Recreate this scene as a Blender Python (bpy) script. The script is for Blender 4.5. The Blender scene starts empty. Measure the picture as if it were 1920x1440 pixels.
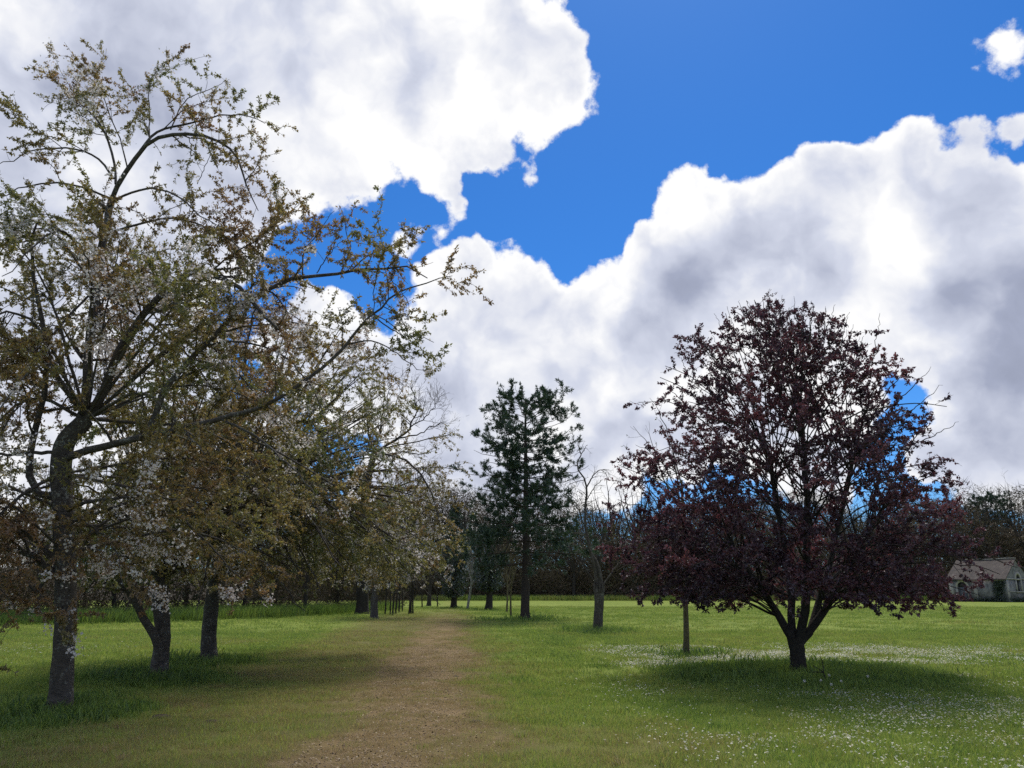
import bpy, math, random
import numpy as np
from mathutils import Vector, Matrix

# ---------------------------------------------------------------- camera
F_PX = 1442.0
PITCH = math.atan(385.0 / F_PX)
CAM = np.array([0.0, 0.0, 1.6])
scene = bpy.context.scene
COL = scene.collection
cam_data = bpy.data.cameras.new("camera")
cam = bpy.data.objects.new("camera", cam_data)
COL.objects.link(cam)
cam.location = CAM
cam.rotation_euler = (math.radians(90) + PITCH, 0, 0)
cam_data.sensor_width = 36.0
cam_data.lens = 36.0 * F_PX / 1920.0
cam_data.clip_start = 0.05
cam_data.clip_end = 3000.0
scene.camera = cam

def ray(px, py):
    u = (px - 960.0) / F_PX
    v = (720.0 - py) / F_PX
    c, s = math.cos(PITCH), math.sin(PITCH)
    return np.array([u, c - v * s, s + v * c])

def at(px, py, Y):
    """world point seen at a pixel of the photograph, at forward distance Y"""
    r = ray(px, py)
    return CAM + r * (Y / r[1])

def ground_at(px, py):
    r = ray(px, py)
    return CAM + r * (-CAM[2] / r[2])

# ---------------------------------------------------------------- sun and exposure
SUN_EL = math.radians(60)
SUN_AZ = math.radians(14)          # clockwise from +Y
SUN_DIR = np.array([math.sin(SUN_AZ) * math.cos(SUN_EL), math.cos(SUN_AZ) * math.cos(SUN_EL), math.sin(SUN_EL)])
sl = bpy.data.lights.new("sun", 'SUN')
sl.energy = 3.1
sl.angle = math.radians(20)
sl.color = (1.0, 0.95, 0.86)
sun = bpy.data.objects.new("sun", sl)
COL.objects.link(sun)
sun.location = (0, 0, 60)
sun.rotation_euler = Vector(-SUN_DIR).to_track_quat('-Z', 'Y').to_euler()
scene.view_settings.view_transform = 'Standard'
scene.view_settings.look = 'None'
scene.view_settings.exposure = 0.50
scene.view_settings.gamma = 1.0
scene.view_settings.use_curve_mapping = False
scene.cycles.max_bounces = 6
scene.cycles.diffuse_bounces = 3
scene.cycles.glossy_bounces = 2
scene.cycles.transmission_bounces = 4
scene.cycles.sample_clamp_indirect = 6.0
scene.cycles.use_denoising = False

# ---------------------------------------------------------------- node helpers
class NT:
    def __init__(self, tree):
        self.t = tree
    def n(self, kind, **kw):
        nd = self.t.nodes.new(kind)
        for k, v in kw.items():
            setattr(nd, k, v)
        return nd
    def link(self, a, b):
        self.t.links.new(a, b)
    def put(self, sock, v):
        if v is None:
            return
        if isinstance(v, bpy.types.NodeSocket):
            self.link(v, sock)
        else:
            sock.default_value = v
    def math(self, op, a, b=None, c=None, clamp=False):
        nd = self.n('ShaderNodeMath', operation=op, use_clamp=clamp)
        for i, v in enumerate((a, b, c)):
            self.put(nd.inputs[i], v)
        return nd.outputs[0]
    def vmath(self, op, a, b=None, out=0, scale=None):
        nd = self.n('ShaderNodeVectorMath', operation=op)
        self.put(nd.inputs[0], a)
        self.put(nd.inputs[1], b)
        if scale is not None:
            self.put(nd.inputs['Scale'], scale)
        return nd.outputs[out]
    def noise(self, vec, scale, detail=4, rough=0.5, lac=2.0, dist=0.0, out=0):
        nd = self.n('ShaderNodeTexNoise')
        self.put(nd.inputs['Vector'], vec)
        for k, v in (('Scale', scale), ('Detail', detail), ('Roughness', rough), ('Lacunarity', lac), ('Distortion', dist)):
            nd.inputs[k].default_value = v
        return nd.outputs[out]
    def vor(self, vec, scale, detail=3, rough=0.5, smooth=0.3):
        nd = self.n('ShaderNodeTexVoronoi', feature='SMOOTH_F1')
        self.put(nd.inputs['Vector'], vec)
        for k, v in (('Scale', scale), ('Detail', detail), ('Roughness', rough), ('Smoothness', smooth)):
            nd.inputs[k].default_value = v
        return nd.outputs['Distance']
    def mix(self, f, a, b):
        nd = self.n('ShaderNodeMix', data_type='RGBA')
        self.put(nd.inputs[0], f)
        for i, v in ((6, a), (7, b)):
            if isinstance(v, (tuple, list)) and len(v) == 3:
                v = (*v, 1.0)
            self.put(nd.inputs[i], v)
        return nd.outputs[2]
    def step(self, x, lo, hi):
        nd = self.n('ShaderNodeMapRange', interpolation_type='SMOOTHSTEP')
        self.put(nd.inputs[0], x)
        nd.inputs[1].default_value = lo
        nd.inputs[2].default_value = hi
        return nd.outputs[0]
    def ramp(self, x, stops):
        nd = self.n('ShaderNodeValToRGB')
        e = nd.color_ramp.elements
        while len(e) < len(stops):
            e.new(0.5)
        for el, (p, c) in zip(e, stops):
            el.position = p
            el.color = (*c, 1.0)
        self.put(nd.inputs[0], x)
        return nd.outputs[0]

# ---------------------------------------------------------------- sky with clouds
world = bpy.data.worlds.new("World")
scene.world = world
world.use_nodes = True
wt = world.node_tree
wt.nodes.clear()

def dirpx(px, py):
    r = ray(px, py)
    return r / np.linalg.norm(r)

# cumulus masses: pixel centre, radius in pixels
CLOUDS = [
    # bank over the upper left
    (-100, 100, 420), (260, 90, 330), (560, 130, 255), (780, 70, 240), (890, 105, 175), (1000, 120, 110), (1070, 140, 90, .5), (1090, 180, 60, .3), (420, 250, 190), (640, 250, 105),
    (20, 420, 280), (230, 470, 190), (400, 440, 100), (60, 720, 230), (290, 690, 150), (40, 900, 170), (260, 860, 130), (480, 840, 120),
    # wisp and the lower middle mass
    (826, 352, 58, .45), (846, 395, 50, .42), (820, 440, 48, .36), (765, 452, 70, .45), (930, 290, 80, .2), (1000, 320, 60, .12),
    (865, 545, 100), (950, 560, 95), (1020, 590, 80), (1120, 560, 80), (850, 650, 150), (1040, 690, 170), (1190, 660, 120), (600, 640, 110), (660, 720, 130), (820, 800, 110), (1100, 800, 120), (960, 830, 120), (740, 930, 100), (960, 900, 150), (1130, 890, 90), (860, 900, 120),
    # big cumulus on the right
    (1250, 500, 90), (1330, 410, 105), (1400, 450, 130), (1480, 390, 85), (1570, 350, 95), (1560, 480, 150), (1700, 320, 88), (1730, 420, 150), (1815, 370, 75), (1880, 430, 110), (1340, 600, 140), (1500, 620, 150), (1700, 590, 130), (1860, 580, 130), (1990, 520, 150), (1840, 730, 110), (1960, 680, 130),
    (1890, 860, 110), (1760, 850, 60), (1500, 800, 150), (1330, 760, 90), (1270, 830, 80),
    (1905, 100, 80, .5), (1930, 240, 60, .5), (1825, 240, 50, .12), (1560, 620, 60, .2),
]
# thick, shaded bodies of those clouds
GREYS = [
    (140, 330, 350, .55), (-60, 180, 320, .5), (430, 290, 150, .38), (620, 310, 110, .3), (330, 60, 180, .18),
    (1420, 500, 90, .52), (1290, 575, 95, .62), (1550, 500, 100, .42), (1430, 625, 110, .42), (1640, 430, 50, .25),
    (1895, 590, 105, 1.05), (1820, 540, 50, .9), (1845, 700, 100, .8), (1950, 720, 120, .9), (1720, 670, 50, .3),
    (860, 740, 90, .45), (840, 840, 120, .65), (1030, 790, 120, .42), (1180, 780, 90, .35), (950, 640, 40, .3), (930, 900, 110, .65), (760, 700, 60, .3), (1100, 860, 70, .5),
]
def sky_group():
    """puffy cloud relief as a function of direction (fine billows on top of the masses)"""
    g = bpy.data.node_groups.new("cloud_relief", 'ShaderNodeTree')
    g.interface.new_socket("Dir", in_out='INPUT', socket_type='NodeSocketVector')
    g.interface.new_socket("Relief", in_out='OUTPUT', socket_type='NodeSocketFloat')
    t = NT(g)
    gi = t.n('NodeGroupInput'); go = t.n('NodeGroupOutput')
    d = gi.outputs[0]
    n1 = t.noise(d, 7.5, 10, 0.65)
    vd = t.n('ShaderNodeTexVoronoi', feature='F1')
    t.link(d, vd.inputs['Vector'])
    vd.inputs['Scale'].default_value = 15.0
    vd.inputs['Detail'].default_value = 2.0
    vd.inputs['Roughness'].default_value = 0.55
    vd.inputs['Lacunarity'].default_value = 2.3
    f = t.math('MULTIPLY_ADD', n1, 2.0, -0.94)
    f = t.math('ADD', f, t.math('MULTIPLY_ADD', vd.outputs['Distance'], -0.36, 0.16))
    t.link(f, go.inputs[0])
    return g

FG = sky_group()
t = NT(wt)
tc = t.n('ShaderNodeTexCoord')
D0 = t.vmath('NORMALIZE', tc.outputs['Generated'])
warp = t.noise(D0, 8.0, 4, 0.6, out=1)
DW = t.vmath('NORMALIZE', t.vmath('ADD', D0, t.vmath('SCALE', t.vmath('SUBTRACT', warp, (0.5, 0.5, 0.5)), scale=0.07)))

def masses(items):
    acc = None
    for a, b, r, *pk in items:
        c = dirpx(a, b)
        k = 2.0 / (r / 1480.0) ** 2
        pk = pk[0] if pk else 1.0
        dot = t.vmath('DOT_PRODUCT', DW, tuple(float(x) for x in c), out=1)
        e = t.math('MULTIPLY_ADD', dot, k, pk - k)
        acc = e if acc is None else t.math('SMOOTH_MAX', acc, e, 0.4)
    return acc

def shades(items):
    acc = None
    for a, b, r, wgt in items:
        c = dirpx(a, b)
        dot = t.vmath('DOT_PRODUCT', DW, tuple(float(x) for x in c), out=1)
        e = t.math('MULTIPLY', t.math('POWER', dot, 1.5 / (r / 1480.0) ** 2), wgt)
        acc = e if acc is None else t.math('SMOOTH_MAX', acc, e, 0.15)
    return acc

def relief(vec):
    nd = t.n('ShaderNodeGroup'); nd.node_tree = FG
    t.link(vec, nd.inputs[0])
    return nd.outputs[0]

# the same broken cumulus goes on over the rest of the sky
sp = t.n('ShaderNodeSeparateXYZ'); t.link(D0, sp.inputs[0])
rest_n = t.noise(DW, 2.6, 2, 0.5)
side = t.step(t.math('DIVIDE', t.math('ABSOLUTE', sp.outputs[0]), t.math('MAXIMUM', sp.outputs[1], 0.05)), 0.72, 0.90)
up = t.step(t.math('DIVIDE', sp.outputs[2], t.math('MAXIMUM', sp.outputs[1], 0.05)), 0.95, 1.25)
outside = t.math('MAXIMUM', side, up)
rest = t.step(rest_n, 0.40, 0.60)
mass = t.math('MAXIMUM', masses(CLOUDS), -2.0)
mass = t.math('MULTIPLY_ADD', t.math('MULTIPLY', t.math('MULTIPLY_ADD', rest, 1.6, -0.8), outside), 1.0, t.math('MULTIPLY', mass, t.math('SUBTRACT', 1.0, outside)))
grey = shades(GREYS)
grey = t.math('MULTIPLY_ADD', t.math('MULTIPLY', t.step(rest_n, 0.5, 0.75), outside), 0.8, t.math('MULTIPLY', grey, t.math('SUBTRACT', 1.0, outside)))
ra = relief(D0)
fa = t.math('ADD', mass, ra)
alpha = t.step(fa, -0.06, 0.17)
body_a = t.noise(DW, 6.5, 7, 0.52)
body_b = t.noise(t.vmath('ADD', DW, tuple(float(x) * 0.05 for x in SUN_DIR)), 6.5, 4, 0.5)
lit = t.math('SUBTRACT', body_a, body_b)              # positive on the side that faces the sun
br = t.math('MULTIPLY_ADD', lit, 1.4, 0.95)
br = t.math('MULTIPLY_ADD', grey, -0.50, br)
br = t.math('MULTIPLY_ADD', t.step(fa, 0.65, 0.0), 0.14, br)     # thin edges glow
br = t.math('MAXIMUM', t.math('MINIMUM', br, 1.0), 0.0)
ccol = t.ramp(br, [(0.0, (2.2, 2.45, 3.3)), (0.45, (3.6, 3.95, 5.2)), (0.75, (6.2, 6.55, 7.7)), (1.0, (9.5, 9.5, 9.55))])
sky = t.n('ShaderNodeTexSky', sky_type='NISHITA')
sky.sun_disc = False
sky.sun_elevation = SUN_EL
sky.sun_rotation = SUN_AZ
sky.altitude = 100
sky.air_density = 1.0
sky.dust_density = 0.3
sky.ozone_density = 2.5
hs = t.n('ShaderNodeHueSaturation')
hs.inputs['Saturation'].default_value = 1.12
hs.inputs['Value'].default_value = 1.0
t.link(t.vmath('MULTIPLY', sky.outputs[0], (0.54, 0.80, 1.18)), hs.inputs['Color'])
alpha = t.math('MULTIPLY', alpha, t.step(sp.outputs[2], -0.02, 0.02))
final = t.mix(alpha, hs.outputs[0], ccol)
bg = t.n('ShaderNodeBackground')
bg.inputs['Strength'].default_value = 0.075
t.link(final, bg.inputs['Color'])
wo = t.n('ShaderNodeOutputWorld')
t.link(bg.outputs[0], wo.inputs['Surface'])
world.cycles.sampling_method = 'MANUAL'
world.cycles.sample_map_resolution = 256

# ================================================================ GEOMETRY
rng = np.random.RandomState(11)

def tag(o, label=None, cat=None, group=None, kind=None):
    if label: o["label"] = label
    if cat: o["category"] = cat
    if group: o["group"] = group
    if kind: o["kind"] = kind
    return o

def root(name, loc, rz=0.0):
    o = bpy.data.objects.new(name, None)
    COL.objects.link(o)
    o.empty_display_size = 0.3
    o.location = [float(v) for v in loc]
    o.rotation_euler = (0, 0, rz)
    return o

def fast_mesh(name, V, quads=None, tris=None, smooth=False):
    """mesh from numpy arrays"""
    V = np.asarray(V, np.float32)
    q = np.zeros((0, 4), np.int32) if quads is None else np.asarray(quads, np.int32)
    tr = np.zeros((0, 3), np.int32) if tris is None else np.asarray(tris, np.int32)
    me = bpy.data.meshes.new(name)
    me.vertices.add(len(V))
    me.vertices.foreach_set("co", V.ravel())
    nl = q.size + tr.size
    me.loops.add(nl)
    me.loops.foreach_set("vertex_index", np.concatenate([q.ravel(), tr.ravel()]))
    me.polygons.add(len(q) + len(tr))
    st = np.concatenate([np.arange(len(q)) * 4, q.size + np.arange(len(tr)) * 3]).astype(np.int32)
    me.polygons.foreach_set("loop_start", st)
    if smooth:
        me.polygons.foreach_set("use_smooth", np.ones(len(st), bool))
    me.update(calc_edges=True)
    return me

def mobj(name, me, mat, parent=None, kind=None):
    o = bpy.data.objects.new(name, me)
    COL.objects.link(o)
    for m in (mat if isinstance(mat, (list, tuple)) else [mat]):
        me.materials.append(m)
    if parent is not None:
        o.parent = parent
    if kind:
        o["kind"] = kind
    return o

def fattr(me, name, vals):
    a = me.attributes.new(name, 'FLOAT', 'POINT')
    a.data.foreach_set("value", np.asarray(vals, np.float32))

def nrm(v):
    return v / np.maximum(np.linalg.norm(v, axis=-1, keepdims=True), 1e-9)

# ---------------------------------------------------------------- materials
def mat_new(name):
    m = bpy.data.materials.new(name)
    m.use_nodes = True
    m.node_tree.nodes.clear()
    return m, NT(m.node_tree)

def finish(t, shader):
    o = t.n('ShaderNodeOutputMaterial')
    t.link(shader, o.inputs['Surface'])

def attr(t, name, kind='GEOMETRY'):
    nd = t.n('ShaderNodeAttribute', attribute_name=name, attribute_type=kind)
    return nd.outputs['Fac']

def leaf_mat(name, stops, translucent=0.35, tcol=1.3, inst=False, rough=0.55, gloss=0.06):
    """foliage: diffuse with light passing through, hue picked per leaf by 'tint'"""
    m, t = mat_new(name)
    f = attr(t, "tint", 'INSTANCER' if inst else 'GEOMETRY')
    if inst:
        f = t.math('ADD', f, t.math('MULTIPLY_ADD', attr(t, "blade"), 0.44, -0.22))
    c = t.ramp(f, stops)
    d = t.n('ShaderNodeBsdfDiffuse'); t.link(c, d.inputs['Color'])
    tr = t.n('ShaderNodeBsdfTranslucent')
    t.link(t.vmath('SCALE', c, scale=tcol), tr.inputs['Color'])
    mx = t.n('ShaderNodeMixShader'); mx.inputs[0].default_value = translucent
    t.link(d.outputs[0], mx.inputs[1]); t.link(tr.outputs[0], mx.inputs[2])
    gl = t.n('ShaderNodeBsdfGlossy'); gl.inputs['Roughness'].default_value = rough
    gl.inputs['Color'].default_value = (.9, .95, 1, 1)
    m2 = t.n('ShaderNodeMixShader'); m2.inputs[0].default_value = gloss
    t.link(mx.outputs[0], m2.inputs[1]); t.link(gl.outputs[0], m2.inputs[2])
    finish(t, m2.outputs[0])
    return m

def bark_mat(name, dark, light, lichen=(0.30, 0.31, 0.27), bands=True, lich_amt=0.5, vertical=False):
    m, t = mat_new(name)
    tc = t.n('ShaderNodeTexCoord')
    co = tc.outputs['Object']
    n1 = t.noise(co, 9.0, 6, 0.6)
    if bands:
        n2 = t.noise(t.vmath('MULTIPLY', co, (11.0, 11.0, 42.0)), 1.0, 5, 0.7, dist=.8)
    elif vertical:
        n2 = t.noise(t.vmath('MULTIPLY', co, (38.0, 38.0, 5.0)), 1.0, 4, 0.6)
    else:
        n2 = t.noise(co, 40.0, 4, 0.6)
    f = t.math('MULTIPLY_ADD', n2, 0.65, t.math('MULTIPLY', n1, 0.35))
    c = t.ramp(f, [(0.30, dark), (0.68, light)])
    ln = t.step(t.math('MULTIPLY_ADD', t.noise(co, 26.0, 5, 0.75), .7, t.math('MULTIPLY', t.noise(co, 4.0, 2, .5), .3)), 0.535, 0.62)
    c = t.mix(t.math('MULTIPLY', ln, lich_amt), c, lichen)
    b = t.n('ShaderNodeBsdfPrincipled')
    t.link(c, b.inputs['Base Color']); b.inputs['Roughness'].default_value = 0.9
    b.inputs['Specular IOR Level'].default_value = 0.2
    bp = t.n('ShaderNodeBump'); bp.inputs['Strength'].default_value = 0.9; bp.inputs['Distance'].default_value = 0.02
    t.link(t.math('ADD', f, t.math('MULTIPLY', ln, 0.15)), bp.inputs['Height'])
    t.link(bp.outputs[0], b.inputs['Normal'])
    finish(t, b.outputs[0])
    return m

def plain_mat(name, stops, scale=6.0, rough=0.9, bump=0.3, detail=5, stretch=(1, 1, 1)):
    m, t = mat_new(name)
    tc = t.n('ShaderNodeTexCoord')
    co = t.vmath('MULTIPLY', tc.outputs['Object'], stretch)
    n = t.noise(co, scale, detail, 0.65)
    c = t.ramp(n, stops)
    b = t.n('ShaderNodeBsdfPrincipled')
    t.link(c, b.inputs['Base Color']); b.inputs['Roughness'].default_value = rough
    b.inputs['Specular IOR Level'].default_value = 0.25
    bp = t.n('ShaderNodeBump'); bp.inputs['Strength'].default_value = bump; bp.inputs['Distance'].default_value = 0.03
    t.link(n, bp.inputs['Height']); t.link(bp.outputs[0], b.inputs['Normal'])
    finish(t, b.outputs[0])
    return m

# ---------------------------------------------------------------- branches (all of a level grown at once)
def catmull(P, n):
    """resample a polyline smoothly to n points"""
    P = np.asarray(P, float)
    if len(P) == 2:
        w = np.linspace(0, 1, n)[:, None]
        return P[0] * (1 - w) + P[1] * w
    Q = np.vstack([2 * P[0] - P[1], P, 2 * P[-1] - P[-2]])
    seg = np.linalg.norm(np.diff(P, axis=0), axis=1)
    cum = np.concatenate([[0], np.cumsum(seg)])
    s = np.linspace(0, cum[-1], n)
    i = np.clip(np.searchsorted(cum, s, side='right') - 1, 0, len(P) - 2)
    w = ((s - cum[i]) / np.maximum(seg[i], 1e-9))[:, None]
    a, b, c, d = Q[i], Q[i + 1], Q[i + 2], Q[i + 3]
    return 0.5 * (2 * b + (c - a) * w + (2 * a - 5 * b + 4 * c - d) * w ** 2 + (3 * b - a - 3 * c + d) * w ** 3)

def taper(r0, r1, n, p=1.0):
    return r1 + (r0 - r1) * (1 - np.linspace(0, 1, n)) ** p

class Level:
    """N branches of S points each"""
    def __init__(self, pts, rad):
        self.p = np.asarray(pts, float); self.r = np.asarray(rad, float)
    def length(self):
        return np.linalg.norm(np.diff(self.p, axis=1), axis=2).sum(1)

def join(*ls, S=None):
    return Level(np.concatenate([l.p for l in ls]), np.concatenate([l.r for l in ls]))

def spawn(par, density, tmin, tmax, ang, length, steps, up=0.0, wig=0.15, rr=0.6, rtip=0.002, rmax=1.0, rmin=0.003, tk=0.5, nmin=0, flat=0.0, keep=None):
    """children along every parent; ang in degrees (mean, sd); length (lo, hi) metres, shrinking towards the tip by tk"""
    N, S, _ = par.p.shape
    L = par.length()
    n = np.maximum(rng.poisson(L * density * (tmax - tmin)), nmin)
    idx = np.repeat(np.arange(N), n)
    M = len(idx)
    if M == 0:
        return Level(np.zeros((0, steps + 1, 3)), np.zeros((0, steps + 1)))
    tt = rng.uniform(tmin, tmax, M)
    f = tt * (S - 1); i = np.minimum(f.astype(int), S - 2); w = (f - i)[:, None]
    p0 = par.p[idx, i] * (1 - w) + par.p[idx, i + 1] * w
    r0 = par.r[idx, i] * (1 - w[:, 0]) + par.r[idx, i + 1] * w[:, 0]
    T = nrm(par.p[idx, i + 1] - par.p[idx, i])
    R = rng.normal(size=(M, 3)); R[:, 2] *= (1 - flat)
    perp = nrm(R - (R * T).sum(1)[:, None] * T)
    a = np.radians(rng.normal(ang[0], ang[1], M))[:, None]
    D = nrm(np.cos(a) * T + np.sin(a) * perp)
    ln = rng.uniform(length[0], length[1], M) * (1 - tk * tt)
    P = np.zeros((M, steps + 1, 3)); P[:, 0] = p0
    st = (ln / steps)[:, None]
    for k in range(steps):
        D = nrm(D + rng.normal(size=(M, 3)) * wig + np.array([0, 0, up]))
        P[:, k + 1] = P[:, k] + D * st
    rb = np.clip(r0 * rr, rmin, rmax)
    lin = np.linspace(0, 1, steps + 1)[None]
    Rr = np.minimum(rtip, rb)[:, None] * lin + rb[:, None] * (1 - lin)
    if keep is not None:
        ok = keep(P[:, -1]) & keep(P[:, steps // 2])
        P, Rr = P[ok], Rr[ok]
    return Level(P, Rr)

def tubes(levels, sides):
    """verts/quads of tapered tubes; sides per level"""
    VV, QQ, off = [], [], 0
    for lv, k in zip(levels, sides):
        P, R = lv.p, lv.r
        N, S, _ = P.shape
        if N == 0:
            continue
        T = np.gradient(P, axis=1)
        T = nrm(T)
        ref = np.tile(np.array([0.31, 0.17, 0.93]), (N, 1))
        bad = np.abs((T[:, 0] * ref).sum(1)) > 0.9
        ref[bad] = np.array([1.0, 0.1, 0.0])
        A = nrm(np.cross(T, ref[:, None, :])); B = np.cross(T, A)
        th = np.arange(k) * 2 * math.pi / k
        V = P[:, :, None, :] + R[:, :, None, None] * (np.cos(th)[None, None, :, None] * A[:, :, None, :] + np.sin(th)[None, None, :, None] * B[:, :, None, :])
        VV.append(V.reshape(-1, 3))
        b = (np.arange(N)[:, None, None] * S + np.arange(S - 1)[None, :, None]) * k
        j = np.arange(k)[None, None, :]; j2 = (j + 1) % k
        q = np.stack([b + j, b + j2, b + k + j2, b + k + j], -1).reshape(-1, 4) + off
        QQ.append(q); off += N * S * k
    return np.concatenate(VV), np.concatenate(QQ)

def strips(lv, wmul=1.0):
    """very thin twigs as slender three-cornered blades (two faces at right angles are not needed at this size)"""
    P, R = lv.p, lv.r
    N, S, _ = P.shape
    T = nrm(P[:, -1] - P[:, 0])
    side = nrm(np.cross(T, rng.normal(size=(N, 3))))
    V = np.zeros((N, 5, 3))
    m = S // 2
    w = (R[:, 0] * wmul)[:, None]
    V[:, 0] = P[:, 0] - side * w; V[:, 1] = P[:, 0] + side * w
    V[:, 2] = P[:, m] + side * w * .8; V[:, 3] = P[:, m] - side * w * .8
    V[:, 4] = P[:, -1]
    b = (np.arange(N) * 5)[:, None]
    return V.reshape(-1, 3), b + np.array([[0, 1, 2, 3]]), b + np.array([[3, 2, 4]])

def slivers(P0, D, L, w):
    """far-off twigs: one slender triangle each"""
    n = len(P0)
    side = nrm(np.cross(D, rng.normal(size=(n, 3)))) * w[:, None]
    V = np.stack([P0 - side, P0 + side, P0 + D * L[:, None]], 1).reshape(-1, 3)
    return V, np.arange(n * 3).reshape(n, 3)

def leaves(pos, dirs, length, width, curl=0.25):
    """one four-cornered blade per leaf, folded along no edge; pos/dirs (M,3), length (M,)"""
    M = len(pos)
    D = nrm(dirs)
    side = nrm(np.cross(D, rng.normal(size=(M, 3))))
    up = np.cross(side, D)
    L = length[:, None]; W = (length * width)[:, None]
    V = np.zeros((M, 4, 3))
    V[:, 0] = pos
    V[:, 1] = pos + D * L * 0.45 + side * W * .5 + up * L * curl * .35
    V[:, 2] = pos + D * L
    V[:, 3] = pos + D * L * 0.45 - side * W * .5 + up * L * curl * .35
    return V.reshape(-1, 3), np.arange(M * 4).reshape(M, 4)

def along(lv, per_m, tmin=0.0, tmax=1.0, nmin=1):
    """random points along branches with their tangents"""
    N, S, _ = lv.p.shape
    n = np.maximum(rng.poisson(lv.length() * per_m), nmin)
    idx = np.repeat(np.arange(N), n)
    tt = rng.uniform(tmin, tmax, len(idx))
    f = tt * (S - 1); i = np.minimum(f.astype(int), S - 2); w = (f - i)[:, None]
    p = lv.p[idx, i] * (1 - w) + lv.p[idx, i + 1] * w
    T = nrm(lv.p[idx, i + 1] - lv.p[idx, i])
    return p, T, tt, idx

def rep(a, k):
    return np.repeat(a, k, axis=0)

def limbs_from(items, S=14, jit=0.0):
    """items: (points Nx3, r0, r1) -> Level"""
    P = []; R = []
    for pts, r0, r1 in items:
        c = catmull(pts, S)
        if jit:
            c[1:] += rng.normal(size=(S - 1, 3)) * jit * np.linspace(.3, 1, S - 1)[:, None]
        P.append(c); R.append(taper(r0, r1, S, 0.8))
    return Level(P, R)

def trunk_mesh(P, R, k=18, bump=0.065, flare=0.45):
    """thick trunk with uneven girth and a root flare"""
    S = len(P)
    T = nrm(np.gradient(P, axis=0))
    ref = np.array([1.0, 0.05, 0.0])
    A = nrm(np.cross(T, np.tile(ref, (S, 1)))); B = np.cross(T, A)
    th = np.arange(k) * 2 * math.pi / k
    ph = rng.uniform(0, 6.28, 4)
    z = P[:, 2] - P[0, 2]
    V = np.zeros((S, k, 3))
    for s in range(S):
        wob = 1 + bump * (np.sin(3 * th + ph[0] + z[s] * 1.3) + .7 * np.sin(5 * th + ph[1] - z[s] * 2.1)) + rng.normal(size=k) * bump * .45
        fl = flare * math.exp(-z[s] / 0.14)
        r = R[s] * (wob + fl * (1 + .35 * np.sin(4 * th + ph[2])))
        V[s] = P[s] + r[:, None] * (np.cos(th)[:, None] * A[s] + np.sin(th)[:, None] * B[s])
    b = np.arange(S - 1)[:, None] * k
    j = np.arange(k)[None]; j2 = (j + 1) % k
    q = np.stack([b + j, b + j2, b + k + j2, b + k + j], -1).reshape(-1, 4)
    return V.reshape(-1, 3), q

def combine(parts):
    """parts: list of (V, quads, tris)"""
    V, Q, Tt, o = [], [], [], 0
    for v, q, tr in parts:
        V.append(v)
        if q is not None and len(q): Q.append(q + o)
        if tr is not None and len(tr): Tt.append(tr + o)
        o += len(v)
    return np.concatenate(V), (np.concatenate(Q) if Q else None), (np.concatenate(Tt) if Tt else None)

# ================================================================ GROUND
def gz(x, y):
    """gentle unevenness of the lawn"""
    x = np.asarray(x, float); y = np.asarray(y, float)
    return 0.030 * np.sin(x * 0.35 + 1.1) * np.sin(y * 0.27) + 0.018 * np.sin(x * 1.1 + y * 0.7) + 0.012 * np.sin(1.9 * y - 0.8 * x)

_g = ground_at
P0 = _g(712, 1440); SLOPE = -0.0697
def path_x(y):
    return P0[0] + SLOPE * (y - P0[1])

def vnoise(x, y, s, seed=0):
    """cheap smooth value noise in numpy"""
    x = np.asarray(x) / s; y = np.asarray(y) / s
    xi = np.floor(x).astype(int); yi = np.floor(y).astype(int)
    fx = x - xi; fy = y - yi
    fx = fx * fx * (3 - 2 * fx); fy = fy * fy * (3 - 2 * fy)
    def h(a, b):
        k = (a * 374761393 + b * 668265263 + seed * 982451653) & 0x7fffffff
        k = (k ^ (k >> 13)) * 1274126177 & 0x7fffffff
        return (k & 0xffff) / 65535.0
    return (h(xi, yi) * (1 - fx) + h(xi + 1, yi) * fx) * (1 - fy) + (h(xi, yi + 1) * (1 - fx) + h(xi + 1, yi + 1) * fx) * fy

def sstep(x, lo, hi):
    u = np.clip((x - lo) / (hi - lo), 0, 1)
    return u * u * (3 - 2 * u)

PLUM = _g(1497, 1268)
CHERRY_A = _g(115, 1338); CHERRY_B = _g(297, 1277); CHERRY_C = _g(392, 1243)
PINE = _g(984, 1162); OLD = _g(1120, 1187); YOUNG = _g(1287, 1230)

def masks(x, y):
    """bare track, dry strip, lush ring, straw"""
    x = np.asarray(x, float); y = np.asarray(y, float)
    nz = (vnoise(x, y, 0.9, 1) - .5) * 0.9 + (vnoise(x, y, 0.3, 2) - .5) * 0.5
    d = x - path_x(y)
    fade = 1 - .8 * sstep(y, 26, 58)
    track = (1 - sstep(np.abs(d) + nz * 1.2, 0.45, 1.40)) * fade * .92
    # worn, drier turf between the track and the cherries and along both sides further off
    dry = sstep(d + nz, -5.2, -3.0) * (1 - sstep(d + nz, 0.9, 2.6)) * (1 - sstep(y, 40, 75))
    dry = np.maximum(dry, 0.75 * (1 - sstep(np.hypot((x - _g(1180, 1420)[0]) / 1.6, (y - 8.6) / 2.0) + nz * .4, .5, 1.3)))
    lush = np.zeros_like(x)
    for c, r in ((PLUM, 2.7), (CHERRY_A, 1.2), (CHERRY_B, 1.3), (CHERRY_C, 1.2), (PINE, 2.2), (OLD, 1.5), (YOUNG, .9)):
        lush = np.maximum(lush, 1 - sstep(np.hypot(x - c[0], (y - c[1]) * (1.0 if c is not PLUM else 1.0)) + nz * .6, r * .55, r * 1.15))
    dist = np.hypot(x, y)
    return track, dry, lush

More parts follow.
